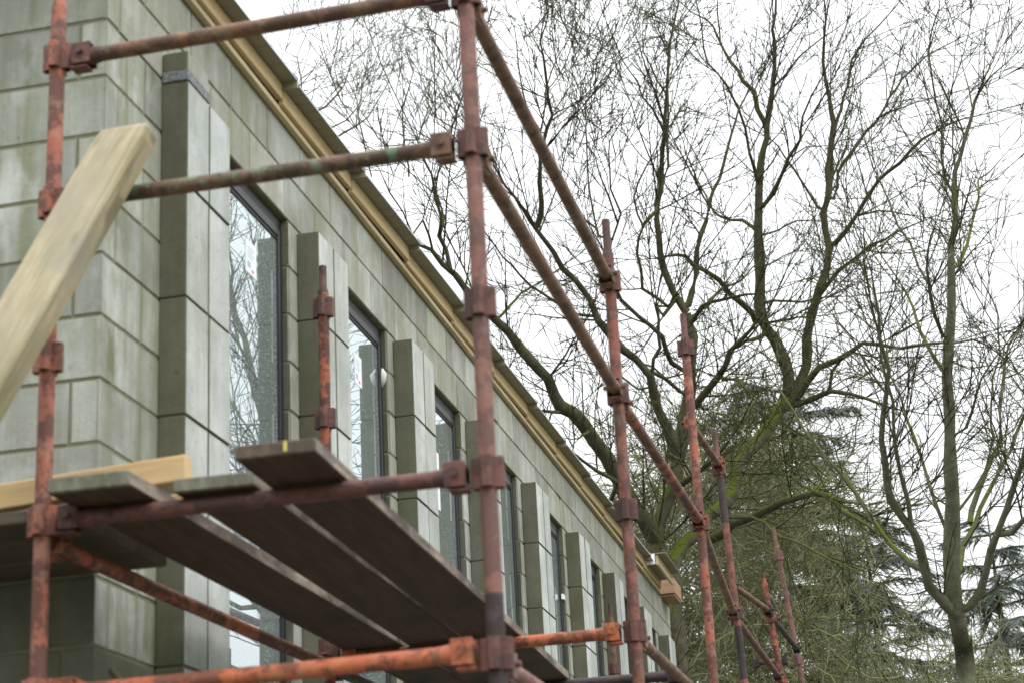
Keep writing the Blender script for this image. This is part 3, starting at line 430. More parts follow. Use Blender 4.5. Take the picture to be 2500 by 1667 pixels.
[(-4.73,17.07,9.72,0.014),(-4.62,17.21,10.16,0.012),(-4.42,17.36,10.35,0.010),(-4.27,17.49,10.58,0.009),(-4.23,17.58,10.97,0.007),(-4.16,17.68,11.38,0.004)],
[(-4.66,17.15,10.00,0.016),(-4.59,17.21,10.00,0.015),(-4.45,17.30,10.13,0.014),(-4.29,17.41,10.27,0.012),(-4.14,17.50,10.43,0.011),(-4.03,17.56,10.64,0.009),(-3.91,17.64,10.90,0.007),(-3.78,17.73,11.34,0.004)],
[(-4.29,17.41,10.27,0.010),(-4.32,17.60,10.65,0.008),(-4.40,17.73,10.94,0.007),(-4.62,17.92,11.37,0.005)],
[(-4.19,17.76,9.62,0.013),(-4.21,17.52,10.00,0.011),(-4.21,17.26,10.43,0.008),(-4.05,17.17,10.62,0.006),(-3.95,17.04,10.86,0.004)],
[(-3.68,17.87,9.59,0.015),(-3.66,17.63,10.05,0.012),(-3.62,17.43,10.43,0.009),(-3.49,17.32,10.68,0.007),(-3.39,17.22,10.89,0.006),(-3.44,17.09,11.09,0.005),(-3.40,17.02,11.24,0.004)],
[(-3.66,17.66,9.99,0.010),(-3.90,17.56,9.97,0.009),(-4.00,17.46,10.07,0.008),(-4.09,17.31,10.27,0.007),(-4.18,17.18,10.42,0.006)],
[(-3.66,17.63,10.05,0.012),(-3.43,17.56,9.98,0.010),(-3.33,17.25,10.22,0.007),(-3.38,16.90,10.44,0.004)],
[(-3.39,17.22,10.89,0.006),(-3.09,17.06,10.60,0.007),(-2.89,16.94,10.35,0.008),(-2.76,16.85,10.14,0.008),(-2.61,16.76,9.99,0.009),(-2.32,16.58,9.66,0.010)],
[(-3.39,17.22,10.89,0.004),(-3.21,17.10,11.06,0.003),(-3.07,16.91,11.33,0.002)],
[(-2.81,17.00,9.82,0.011),(-3.06,17.04,10.05,0.009),(-3.16,17.07,10.30,0.007),(-3.25,17.09,10.52,0.005)],
[(-2.81,17.00,9.82,0.011),(-2.73,17.08,9.79,0.010),(-2.86,17.08,10.14,0.008),(-2.92,17.08,10.42,0.006),(-2.92,17.09,10.72,0.004)],
[(-5.24,16.81,10.15,0.009),(-5.02,16.40,10.40,0.006),(-4.80,16.19,10.50,0.005),(-4.63,16.02,10.59,0.003)],
[(-5.05,16.45,10.37,0.007),(-5.19,16.24,10.35,0.006),(-4.90,15.86,10.54,0.004),(-4.72,15.67,10.62,0.003)],
],
}
CLOUD = 43.0

# ----------------------------------------------------------------------------- building
H = .225; TOP = 11 * H; P0, PP, PW, PD = .491, 1.574, .443, .107; YEND = 14.1; NP = 9
PY = [P0 + PP * k for k in range(NP)]
bld = empty('block_building', (0, 0, GROUND), 'long unfinished grey concrete block building with slim pilasters and tall narrow windows', 'building')
def child(o): o.location = (0, 0, -GROUND); return o     # parts are modelled in world coordinates

def block_face(mb, org, ua, na, rects, mat, bev=.005, tone=None):
    """rects (u0,u1,z0,z1,flags) on a vertical face; flags: sides kept sharp ('l','r')"""
    org = Vector(org); ua = Vector(ua); na = Vector(na)
    flip = ua.cross(Vector((0, 0, 1))).dot(na) < 0
    for (u0, u1, z0, z1, fl) in rects:
        off = random.uniform(-.0012, .0012); tn = random.gauss(.5, .17) if tone is None else tone
        P = lambda u, z, d: org + ua * u + Vector((0, 0, z)) + na * d
        bl = 0 if 'l' in fl else bev; br = 0 if 'r' in fl else bev
        j = lambda: random.uniform(-.0012, .0012)
        inner = [P(u0 + bl + (j() if bl else 0), z0 + bev + j(), off), P(u1 - br + (j() if br else 0), z0 + bev + j(), off), P(u1 - br + (j() if br else 0), z1 - bev + j(), off), P(u0 + bl + (j() if bl else 0), z1 - bev + j(), off)]
        outer = [P(u0, z0, -.009), P(u1, z0, -.009), P(u1, z1, -.009), P(u0, z1, -.009)]
        vs = inner + outer
        fs = [(0, 1, 2, 3)] + [(4 + i, 4 + (i + 1) % 4, (i + 1) % 4, i) for i in range(4)]
        if flip: fs = [f[::-1] for f in fs]
        mb.add(vs, fs, mat, min(1, max(0, tn)))

J = .0036
def courses(org, ua, na, u0, u1, n0, n1, mat, mb, bond=None, sharp=''):
    for n in range(n0, n1):
        z0 = n * H + (J if n > n0 or True else 0); z1 = (n + 1) * H - J
        if bond: js = bond(n)
        else: js = []
        js = sorted([x for x in js if u0 + .03 < x < u1 - .03])
        e = [u0] + js + [u1]
        rc = []
        for i in range(len(e) - 1):
            a = e[i] + (J if i > 0 else 0); b = e[i + 1] - (J if i < len(e) - 2 else 0)
            fl = ''
            if i == 0 and 'l' in sharp: fl += 'l'
            if i == len(e) - 2 and 'r' in sharp: fl += 'r'
            rc.append((a, b, z0, z1, fl))
        block_face(mb, org, ua, na, rc, mat)

wall = MB()
N0 = -13
# mats: 0 block, 1 band, 2 damp plus shade tint, 3 mortar, 4 wet plus shade tint
def bond_end(n):
    if n % 2 == 0: return [.105] + ([.21] if n in (2, 6, -2) else []) + [.21 + .45 * k if n in (2, 6, -2) else .105 + .45 * k for k in range(1, 16)]
    return [.44 + .45 * k for k in range(16)]
for n in range(N0, 11):
    courses((0, 0, 0), (-1, 0, 0), (0, -1, 0), 0, 7, n, n + 1, 0 if n >= 0 else 4, wall, bond_end, 'l')  # below the platform its shade is coloured in along with the algae
def bond_side(n): return [.335] if n % 2 == 0 else [.105]
courses((0, 0, 0), (0, 1, 0), (1, 0, 0), 0, P0 + .02, -1, 9, 0, wall, bond_side, 'l')
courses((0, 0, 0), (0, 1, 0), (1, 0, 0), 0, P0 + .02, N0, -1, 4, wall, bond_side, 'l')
def bond_band(n): return ([.335 + .45 * k + random.uniform(-.012, .012) for k in range(31)] if n % 2 == 0 else [.105 + .45 * k + random.uniform(-.012, .012) for k in range(32)])
courses((0, 0, 0), (0, 1, 0), (1, 0, 0), 0, YEND, 9, 11, 1, wall, bond_band, 'lr')
# solid cores behind the block faces
wall.box((-7, .0045, GROUND), (-.0045, .1, TOP - .006), 3)
wall.box((-.1, .1, GROUND), (-.0045, P0 + PW, 9 * H), 3)
wall.box((-.1, .1, 9 * H + .004), (-.0045, YEND, TOP - .006), 3)
STRIP = .115; NEARG = .05
for k in range(NP):
    a = PY[k]; b = PY[k] + PW
    s0 = a - STRIP if k else a
    if k:
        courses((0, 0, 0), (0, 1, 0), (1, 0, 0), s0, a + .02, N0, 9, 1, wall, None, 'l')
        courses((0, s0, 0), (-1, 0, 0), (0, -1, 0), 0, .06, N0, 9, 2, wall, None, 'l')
    e = b + NEARG if k < NP - 1 else b + .02
    if k: wall.box((-.1, s0 + .0045, GROUND), (-.0045, e, 9 * H), 3)
    else: wall.box((-.1, b, GROUND), (-.0045, e, 9 * H), 3)
    if k < NP - 1: courses((0, 0, 0), (0, 1, 0), (1, 0, 0), b, e, N0, 9, 1, wall, None, 'r')
courses((0, 0, 0), (0, 1, 0), (1, 0, 0), PY[-1] + PW - .02, YEND, N0, 9, 1, wall, lambda n: [14.1 - (.335 if n % 2 == 0 else .105)], 'r')
wall.box((-.1, PY[-1] + PW, GROUND), (-.0045, YEND - .0065, 9 * H), 3)
# far gable and rear walls
courses((0, YEND, 0), (-1, 0, 0), (0, 1, 0), 0, 7, N0, 11, 0, wall, bond_end, 'l')
wall.box((-7, YEND - .1, GROUND), (-.105, YEND - .0065, TOP - .006), 3)
wall.box((-7, .11, GROUND), (-6.9, YEND - .11, TOP - .006), 3)
# mortar smears left proud of the joints
for (y, n, l, w) in ((.12, -1.25, .30, .020), (5.9, 10, .22, .010), (8.1, 10, .16, .008)):
    pts = [(0.002 + .004 * random.random(), y + l * i / 6, n * H - .02 * i * (1 if n < 0 else 0) + random.uniform(-.008, .008)) for i in range(7)]
    wall.tube(pts, [w * random.uniform(.3, 1) for _ in pts], 6, 3)
child(wall.build('wall', [M['block'], M['block_band'], M['block_damp_shade'], M['mortar'], M['block_wet_shade']], bld))

def pilaster(k):
    mb = MB(); y = PY[k]
    topn = 9 * H - .022
    joints = [GROUND] + [n * H for n in range(-13, 9, 2) if n * H > GROUND + .05] + [topn]
    for i in range(len(joints) - 1):
        z0 = joints[i] + J; z1 = joints[i + 1] - (J if i < len(joints) - 2 else 0)
        for (a, b) in ((0, PW / 2 - J), (PW / 2 + J, PW)):
            d = PD + random.uniform(-.0015, .0015)
            mb.box((0, y + a, z0), (d, y + b, z1), 0, .004, tone=min(1, max(0, random.gauss(.5, .13))))
    mb.box((.002, y + .008, GROUND), (PD - .008, y + PW - .008, topn - .012), 2)
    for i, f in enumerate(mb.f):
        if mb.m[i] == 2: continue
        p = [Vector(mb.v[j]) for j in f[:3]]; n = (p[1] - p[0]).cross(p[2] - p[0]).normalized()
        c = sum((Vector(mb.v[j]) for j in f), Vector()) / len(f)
        if abs(n.x) < .9: mb.m[i] = 1  # all but the fronts take the stained colour with shade mixed in
    o = child(mb.build('pilaster', [M['block_front'], M['block_damp_shade'], M['mortar']], bld))
    if k == 0:
        m2 = MB(); m2.box((.003, y - .006, topn + .001), (PD + .004, y + PW * .50, topn + .046), 0, .003)
        link = m2.build('damp_membrane', [M['membrane']], o)
        m3 = MB(); m3.box((.003, y + .001, topn + .047), (PD - .002, y + PW * .49, topn + .128), 0, .004)
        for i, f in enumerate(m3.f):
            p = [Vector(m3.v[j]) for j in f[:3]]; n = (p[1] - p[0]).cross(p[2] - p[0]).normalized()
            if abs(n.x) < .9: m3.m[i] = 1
        m3.build('cap_block', [M['block_band'], M['block_damp_shade']], o)
        o['label'] = 'first pilaster capped with a strip of grey damp membrane'
for k in range(NP): pilaster(k)

# windows
def window(k):
    y0 = PY[k] + PW + NEARG; y1 = PY[k + 1] - STRIP; zt = 9 * H - .004; zb = -1.2
    f = MB(); ft = .042; xa, xb = -.095, -.030
    f.box((xa, y0, zb), (xb, y0 + ft, zt - .05), 0, .004); f.box((xa, y1 - ft, zb), (xb, y1, zt - .05), 0, .004)
    f.box((xa, y0 + ft, zt - .05 - ft), (xb, y1 - ft, zt - .05), 0, .004); f.box((xa, y0 + ft, zb), (xb, y1 - ft, zb + ft), 0, .004)
    # inner beading; black strip above the frame stands in for the head's shade
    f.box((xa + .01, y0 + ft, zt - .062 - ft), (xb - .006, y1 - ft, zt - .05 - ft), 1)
    f.box((xa + .01, y1 - ft - .006, zb + ft), (xb - .006, y1 - ft, zt - .062 - ft), 1)
    f.box((xa + .01, y0 + ft, zb + ft), (xb - .006, y0 + ft + .008, zt - .062 - ft), 1)
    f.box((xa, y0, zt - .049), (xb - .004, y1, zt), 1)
    for z in (1.7, 1.0, .35, -.4): f.tube([(xb - .002, y1 - ft / 2, z), (xb + .003, y1 - ft / 2, z)], .005, 8, 0)
    w = child(f.build('window', [M['frame'], M['gasket_shade']], bld))
    p = MB(); p.box((-.054, y0 + ft, zb + ft), (-.042, y1 - ft, zt - .05 - ft), 0)
    pane = p.build('pane', [M['glass']], w)
    def sticker(ya, yb, za, zb_, marks=True):
        s = MB(); s.box((-.0415, ya, za), (-.0402, yb, zb_), 0)
        if marks:
            h = zb_ - za; wd = yb - ya
            for j in range(4): s.box((-.0402, ya + wd * .15, zb_ - h * (.22 + .1 * j)), (-.0397, ya + wd * (.8 - .13 * (j % 2)), zb_ - h * (.19 + .1 * j)), 1)
            s.box((-.0402, ya + wd * .15, za + h * .18), (-.0397, ya + wd * .45, za + h * .36), 1)
            s.box((-.0402, ya + wd * .55, za + h * .10), (-.0397, ya + wd * .75, za + h * .18), 2)
        return s.build('sticker', [M['white'], M['ink'], M['ink_red']], w)
    if k == 0: sticker(y1 - .44, y1 - .31, 1.625, 1.775)
    if k == 1: sticker(y1 - .46, y1 - .34, 1.60, 1.76); 
    if k == 2: sticker(y1 - .62, y1 - .40, 1.32, 1.66)
    if k in (3, 4, 5):
        s = MB(); s.box((xb + .0005, y1 - ft + .01, .92 - .02 * k), (xb + .003, y1 - .02, .99 - .02 * k), 0); s.build('tape', [M['blue_tape']], w)
    if k == 4:
        s = MB(); s.box((xb + .001, y1 - ft - .01, 1.46), (xb + .02, y1 + .04, 1.50), 0, .002); s.build('packer', [M['white']], w)
    if k == 1:
        s = MB(); c = Vector((-.012, y1 + .002, 1.76)); s.tube([c + Vector((-.02, -.012, -.055)), c + Vector((-.004, -.03, -.02)), c + Vector((0, -.034, .015)), c + Vector((-.012, -.018, .05))], [.005, .014, .016, .005], 10, 0)
        s.build('foam_blob', [M['foam']], w, 60)
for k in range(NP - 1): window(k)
fl = MB(); fl.box((-6.9, .11, -.9), (-.11, YEND - .11, -.8), 0); child(fl.build('inner_floor', [M['room']], bld))

# eaves: wall plate, then fascia and roof sheets that start low at each lap and rise towards the far end
mb = MB(); mb.box((.001, -.02, TOP + .003), (.030, 13.4, TOP + .032), 0, .003); mb.box((-.1, -.02, TOP + .003), (-.002, 13.4, TOP + .09), 0)
child(mb.build('wall_plate', [M['batten']], bld))
mb = MB(); mb.box((-.002, -.02, TOP + .034), (.018, 13.4, TOP + .105), 0); child(mb.build('eaves_void', [M['gap']], bld))
NOT = [-.30, .72, 1.76, 2.79, 3.83, 4.85, 5.92, 6.95, 7.98, 8.99, 10.05, 11.10, 12.16, 13.30]
for i in range(len(NOT) - 1):
    a, b = NOT[i], NOT[i + 1]; L_ = b - a
    lo = TOP + .034 + random.uniform(-.003, .003); rise = .019 + random.uniform(-.004, .004)
    Mx = Matrix.Translation((random.uniform(-.004, .006), a, lo)) @ Matrix.Rotation(math.atan2(rise, L_), 4, 'X') @ Matrix.Rotation(random.uniform(-.004, .004), 4, 'Z')
    f = MB(); f.box((.022, .004, 0), (.050, L_ - .004, .078), 0, .003, Mx); child(f.build('fascia_board', [M['timber_y']], bld))
    s = MB(); nr = 11
    for j in range(nr):
        ya = L_ * j / nr; yb = L_ * (j + 1) / nr; z = .080
        s.box((-.3, ya + .0, z), (.121, yb - .010, z + .006), 0, 0, Mx)
        s.box((-.3, yb - .010, z + .001), (.1205, yb, z + .007), 0, 0, Mx)
    s.box((-.3, -.012, z - .014), (.1215, -.001, z + .034), 0, 0, Mx)
    o = child(s.build('roof_sheet', [M['sheet'], M['galv']], bld))
    c = MB(); c.box((.070, L_ - .075, z + .008), (.125, L_ + .004, z + .020), 0, .002, Mx); c.box((.1215, L_ * .02, z + .001), (.1225, L_, z + .010), 0, 0, Mx)
    c.build('edge_trim', [M['galv']], o)
mb = MB(); mb.box((.14, 12.30, TOP + .075), (.165, 13.30, TOP + .175), 0, .003); f = child(mb.build('outer_fascia', [M['batten']], bld))
mb = MB()
for j in range(9): mb.box((.05, 12.28 + .114 * j, TOP + .178), (.245, 12.28 + .114 * (j + 1) - .01, TOP + .186), 0); mb.box((.05, 12.28 + .114 * (j + 1) - .01, TOP + .182), (.243, 12.28 + .114 * (j + 1), TOP + .19), 0)
mb.build('roof_sheet', [M['sheet']], f)
mb = MB(); mb.box((.02, 12.27, TOP + .075), (.139, 12.279, TOP + .177), 0, .002); mb.build('white_flashing', [M['white']], f)
mb = MB(); mb.box((-7.1, -.35, TOP + .135), (-.31, YEND + .1, TOP + .2), 0); child(mb.build('roof_deck', [M['gap']], bld))
mb = MB(); mb.box((-.12, 13.5, 2.502), (.155, 13.98, 2.658), 0, .004); mb.box((-.02, 13.52, 2.478), (.147, 13.96, 2.4995), 0, .003)
child(mb.build('projecting_timber', [M['plank_box']], bld))

# ----------------------------------------------------------------------------- scaffold
TR = .0242
def vpress(mb, ang, h=.086, z=0.0):
    """one V-shaped pressing welded to a standard"""
    Mx = Matrix.Translation((0, 0, z)) @ Matrix.Rotation(ang, 4, 'Z')
    t = .0055
    for (w0, w1, d, za, zb) in ((.019, .016, .046, -h / 2, h / 2),):
        for sg in (-1, 1):
            poly = [(.012, sg * w0), (d - .008, sg * w1), (d, sg * (w1 - .008)), (d - t, sg * (w1 - .010)), (d - .010, sg * (w1 - t)), (.012, sg * (w0 - t))]
            if sg < 0: poly.reverse()
            mb.prism(poly[::-1], za, zb, Mx)
        poly = [(d - t, -(w1 - .010)), (d, -(w1 - .008)), (d, w1 - .008), (d - t, w1 - .010)]
        mb.prism(poly, za, zb, Mx)
def collar_mesh(name):
    mb = MB()
    for k in range(4): vpress(mb, k * math.pi / 2)
    return mb
COLLARS = {}
def standard(x, y, top, levels, mat, cmat, label, spig=.16, lean=(0, 0), band=None):
    root = empty('scaffold_standard', (x, y, GROUND), label, 'scaffold pole', 'upright scaffold poles')
    lz = lambda z: z - GROUND
    root.rotation_euler = (lean[0], lean[1], 0)
    mb = MB(); n = 8
    pts = [(random.uniform(-.0012, .0012), random.uniform(-.0012, .0012), (lz(top)) * i / n) for i in range(n + 1)]
    mb.tube(pts, TR, 24); mb.build('tube', [M[mat]], root, 40)
    if spig:
        sp = MB(); s = TR
        sp.tube([(0, 0, lz(top) + .001), (0, 0, lz(top) + .012), (0, 0, lz(top) + .026), (0, 0, lz(top) + spig)], [s * .99, s * .93, s * .74, s * .72], 20); sp.build('spigot', [M[cmat]], root, 40)
    for z in levels:
        if cmat not in COLLARS: o = collar_mesh('collar').build('collar', [M[cmat]], root, 40); COLLARS[cmat] = o.data
        else: o = bpy.data.objects.new('collar', COLLARS[cmat]); COL.objects.link(o); o.parent = root
        o.location = (0, 0, lz(z)); o.rotation_euler = (0, 0, random.uniform(-.05, .05))
    if band:
        for (za, zb, bm) in band:
            b = MB(); b.tube([(0, 0, lz(za)), (0, 0, lz(zb))], TR + .0012, 24); b.build('paint_band', [M[bm]], root, 40)
    return root

def end_fitting(parent, p, d, mat, pin=True):
    """C-shaped head with wedge pin at the end p of a tube that points along d (away from the tube)"""
    d = Vector(d).normalized(); up = Vector((0, 0, 1)); side = up.cross(d).normalized(); up = d.cross(side).normalized()
    Mx = Matrix.Translation(p) @ Matrix((( d.x, side.x, up.x, 0), (d.y, side.y, up.y, 0), (d.z, side.z, up.z, 0), (0, 0, 0, 1)))
    mb = MB()
    mb.box((-.062, -.030, -.034), (.000, -.024, .038), 0, .002, Mx); mb.box((-.062, .024, -.034), (.000, .030, .038), 0, .002, Mx)
    mb.box((-.062, -.0235, .030), (-.004, .0235, .038), 0, .002, Mx)
    mb.box((-.010, -.0235, -.034), (.0, .0235, .0295), 0, .002, Mx)
    mb.tube([Mx @ Vector((-.095, 0, 0)), Mx @ Vector((-.060, 0, .0)), Mx @ Vector((-.015, 0, .0))], [TR, TR + .005, TR - .001], 18)
    mb.box((-.050, -.024, -.046), (.006, .024, -.038), 0, .002, Mx)
    o = mb.build('end_fitting', [M[mat]], parent, 40)
    if pin:
        w = MB(); w.tube([Mx @ Vector((-.030, -.046, .004)), Mx @ Vector((-.030, .046, .004))], [.0095, .0095], 12)
        w.tube([Mx @ Vector((-.030, -.048, .004)), Mx @ Vector((-.030, -.044, .004))], .014, 12)
        w.build('wedge_pin', [M[mat]], o, 40)
    return o

def tube_member(name, cat, group, a, b, mat, label, fits=(True, True), gap=.058, fmat=None):
    a = Vector(a); b = Vector(b); mid = (a + b) / 2; d = (b - a).normalized()
    root = empty(name, mid, label, cat, group)
    A = a + d * gap - mid; B = b - d * gap - mid
    mb = MB(); n = 6; sag = .002
    pts = [A.lerp(B, i / n) - Vector((0, 0, sag * math.sin(math.pi * i / n))) for i in range(n + 1)]
    mb.tube(pts, TR, 24); mb.build('tube', [M[mat]], root, 40)
    if fits[0]: end_fitting(root, A, -d, fmat or mat)
    if fits[1]: end_fitting(root, B, d, fmat or mat)
    return root

XL, XC, YS, LV = .163, 1.478, -.708, .495
Z = lambda k: 1.484 - LV * k        # k-th node below the top rail of the near bay
ALL = lambda k0: [Z(k) for k in range(k0, 9) if Z(k) > GROUND + .1]
standard(XL, YS, 1.66, ALL(0), 'salmon', 'salmon', 'salmon red upright scaffold pole nearest the block corner, leftmost of the uprights', .5)
standard(XC, YS, 1.70, ALL(0), 'mauve', 'maroon', 'thick faded maroon upright scaffold pole crossing the middle of the view, nearest of all', .3, band=[(-.60, -.335, 'steel')])
standard(1.468, 1.834, 1.60, ALL(0), 'rosy', 'maroon', 'upright scaffold pole one bay behind the nearest, holding the far end of the top rail', .17)
standard(1.498, 4.247, 2.02, [1.97, .989, 0, -.99, -1.98], 'salmon', 'maroon', 'tall salmon red upright scaffold pole standing alone against the mossy trees', .15)
standard(1.51, 6.88, 2.05, [1.979, .989, 0, -.99, -1.98], 'rosy', 'maroon', 'patchy red and grey upright scaffold pole with a short tube fixed near its top', .21, band=[(1.60, 1.92, 'steel'), (.55, .90, 'steel')], lean=(0, -.03))
standard(1.745, 9.76, 1.75, [1.484, .989, -.01, -.99], 'rustred', 'rustred', 'heavily rusted orange upright scaffold pole, short, near the far end of the row', .1, lean=(0, -.08))
standard(1.805, 12.0, 2.55, [2.474, 1.484, .494, -.5], 'mauve', 'mauve', 'thin dull maroon upright scaffold pole, farthest right of the row', .2, lean=(0, -.085))
standard(.197, 1.834, 1.60, [Z(0) + .05] + [Z(k) + .04 for k in range(1, 9) if Z(k) > GROUND], 'rustred', 'maroon', 'short rusty inner upright scaffold pole standing between the first two windows', .13)
standard(.155, 9.3, 1.50, [1.09, .6, .1, -.4], 'brown', 'maroon', 'small brown inner scaffold pole by the far windows', .11)

TRS = 'cross tubes between the inner and outer poles'; LED = 'long tubes running beside the wall'
tube_member('scaffold_transom', 'scaffold tube', TRS, (XL, YS, Z(0) - .01), (XC, YS, Z(0) + .01), 'brown', 'topmost cross tube, brown and pink, at the top of the view', fmat='maroon')
tube_member('scaffold_transom', 'scaffold tube', TRS, (XL, YS, Z(1)), (XC, YS, Z(1)), 'greenflake', 'brown cross tube speckled with flakes of green paint', fmat='brown')
tube_member('scaffold_transom', 'scaffold tube', TRS, (XL, YS, Z(3)), (XC, YS, Z(3)), 'maroon', 'dark maroon cross tube under the front ends of the boards')
tube_member('scaffold_transom', 'scaffold tube', TRS, (XL, YS, Z(4)), (XC, YS, Z(4) + .01), 'orange', 'bright orange cross tube low in front of the boards, nearer of two orange tubes')
tube_member('scaffold_transom', 'scaffold tube', TRS, (.197, 1.834, Z(3)), (1.468, 1.834, Z(3)), 'orange', 'bright orange cross tube under the middle of the boards, farther of two orange tubes')
tube_member('scaffold_transom', 'scaffold tube', TRS, (.30, 3.02, .004), (1.545, 3.02, .0), 'steel', 'dark grey cross tube under the far ends of the boards', fits=(False, True))
tube_member('scaffold_ledger', 'scaffold tube', LED, (XC, YS, Z(0) - .02), (1.468, 1.834, Z(0)), 'brown', 'topmost long guard rail tube of the nearest bay')
tube_member('scaffold_ledger', 'scaffold tube', LED, (XC, YS, Z(1) - .02), (1.468, 1.834, Z(1)), 'brown', 'lower long guard rail tube of the nearest bay, brown with a green patch')
tube_member('scaffold_ledger', 'scaffold tube', LED, (1.468, 1.834, Z(1) - .02), (1.498, 4.247, Z(1)), 'rustred', 'long rusty guard rail tube from the second outer pole to the lone tall pole')
tube_member('scaffold_ledger', 'scaffold tube', LED, (1.498, 4.247, Z(1) - .02), (1.375, 6.88, Z(1)), 'brown', 'long brown guard rail tube from the lone tall pole to the patchy pole')
tube_member('scaffold_ledger', 'scaffold tube', LED, (1.375, 6.88, Z(1) - .02), (1.41, 9.76, Z(1)), 'maroon', 'long dark red guard rail tube ending at the heavily rusted pole')
tube_member('scaffold_ledger', 'scaffold tube', LED, (1.468, 1.834, Z(3) - .02), (1.498, 4.247, Z(3)), 'brown', 'long brown tube at platform height beyond the farther orange tube')
tube_member('scaffold_ledger', 'scaffold tube', LED, (XC, YS, Z(4) - .02), (1.468, 1.834, Z(4)), 'mauve', 'long pale brown tube below the boards, sloping out of view at the bottom')
tube_member('scaffold_ledger', 'scaffold tube', LED, (XL, YS, Z(3) - .05), (.197, 1.834, Z(3) - .03), 'rustred', 'long rusty inner tube running under the boards beside the wall')
tube_member('scaffold_ledger', 'scaffold tube', LED, (.197, 1.834, Z(3) - .03), (.21, 4.25, Z(3) - .03), 'steel', 'dark inner tube under the boards, beyond the rusty one')
tube_member('stub_tube', 'scaffold tube', None, (1.30, 5.75, 2.02), (1.375, 6.88, 1.99), 'brown', 'short tan tube with a red end head fixed to the patchy pole', fmat='rustred')
tube_member('stub_tube', 'scaffold tube', None, (1.17, 8.85, 1.60), (1.41, 9.76, 1.50), 'brown', 'short brown tube with a black end head on the left of the heavily rusted pole', fmat='steel')
tube_member('stub_tube', 'scaffold tube', None, (1.41, 9.76, 1.46), (1.46, 11.6, 1.50), 'steel', 'short dark tube hanging to the right of the heavily rusted pole')
tube_member('bracket_tube', 'scaffold tube', None, (.955, 12.0, 1.47), (1.385, 12.0, 1.484), 'brown', 'short level pinkish tube joined to the farthest thin pole', fmat='steel')

# boards
def board(x0, y0, y1, z, w, rot, label, mats=('board_under', 'board_edge', 'board_end'), t=.038, along='y', sag=0.0, name='scaffold_board', band=False):
    mb = MB(); L_ = y1 - y0; n = 7
    for i in range(n):
        pass
    vs = []; prof = [(.004, 0), (w - .004, 0), (w, .004), (w, t - .004), (w - .004, t), (.004, t), (0, t - .004), (0, .004)]
    m = len(prof); ns = 12
    for i in range(ns + 1):
        s = i / ns; dz = -sag * math.sin(math.pi * s); e = 0
        for (px, pz) in prof:
            jx = random.uniform(-.0012, .0012); vs.append((px + jx, L_ * s, pz + dz + random.uniform(-.0008, .0008)))
    fs = []; ms = []
    for i in range(ns):
        for k in range(m):
            fs.append((i * m + k, (i + 1) * m + k, (i + 1) * m + (k + 1) % m, i * m + (k + 1) % m)[::-1])
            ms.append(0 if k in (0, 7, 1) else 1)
    # bevelled ends
    for end in (0, ns):
        b = len(vs); c = [vs[end * m + k] for k in range(m)]
        cx = w / 2; cz = t / 2; oy = -.007 if end == 0 else .007
        for (px, py, pz) in c: vs.append((cx + (px - cx) * .965, py + oy, cz + (pz - cz) * .80))
        for k in range(m):
            q = (end * m + k, end * m + (k + 1) % m, b + (k + 1) % m, b + k)
            fs.append(q[::-1] if end == 0 else q); ms.append(2)
        fs.append(tuple(range(b, b + m)) if end == 0 else tuple(range(b, b + m))[::-1]); ms.append(2)
    mb.v = vs; mb.f = fs; mb.m = ms; mb.t = [.5] * len(fs)
    o = mb.build(name, [M[k] for k in mats])
    o.location = (x0, y0, z); o.rotation_euler = (0, 0, rot)
    tag(o, label, 'board', 'walkway boards')
    if band:
        y = MB(); y.box((w * .61, -.0085, .010), (w * .65, -.0045, t - .002), 0); y.build('paint_mark', [M['yellow']], o)
    return o
BZ = TR + .002
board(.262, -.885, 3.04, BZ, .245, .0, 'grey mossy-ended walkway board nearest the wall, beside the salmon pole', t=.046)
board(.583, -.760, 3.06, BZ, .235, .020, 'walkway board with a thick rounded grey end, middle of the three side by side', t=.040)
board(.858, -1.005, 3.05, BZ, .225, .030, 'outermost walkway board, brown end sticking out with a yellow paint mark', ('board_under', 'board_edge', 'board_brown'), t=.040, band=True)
def cross_board(x0, x1, y, w, z, t, label, mats, name, group=None, cat='board', rz=0, ry=0):
    mb = MB(); mb.box((0, 0, 0), (x1 - x0, w, t), 0, .004)
    for i, f in enumerate(mb.f):
        p = [Vector(mb.v[j]) for j in f[:3]]; n = (p[1] - p[0]).cross(p[2] - p[0]).normalized()
        if abs(n.z) < .9: mb.m[i] = 1
    o = mb.build(name, [M[k] for k in mats]); o.location = (x0, y, z); o.rotation_euler = (0, ry, rz)
    return tag(o, label, cat, group)
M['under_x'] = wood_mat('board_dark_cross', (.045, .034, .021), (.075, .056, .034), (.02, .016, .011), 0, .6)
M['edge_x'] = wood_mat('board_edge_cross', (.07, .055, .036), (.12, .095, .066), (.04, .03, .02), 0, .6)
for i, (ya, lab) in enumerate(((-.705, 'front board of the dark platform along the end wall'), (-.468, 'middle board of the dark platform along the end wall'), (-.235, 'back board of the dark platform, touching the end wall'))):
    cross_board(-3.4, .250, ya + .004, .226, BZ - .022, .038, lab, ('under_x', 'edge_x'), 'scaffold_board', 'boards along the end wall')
cross_board(-.75, .565, -.62, .05, .044, .078, 'fresh yellow timber joist lying across the boards behind the salmon pole', ('timber', 'timber'), 'timber_joist', None, 'timber', .0, -.045)
cross_board(.46, .90, -.50, .05, .069, .030, 'short fresh timber offcut lying across the boards behind the yellow-marked end', ('timber', 'timber'), 'timber_offcut', None, 'timber')

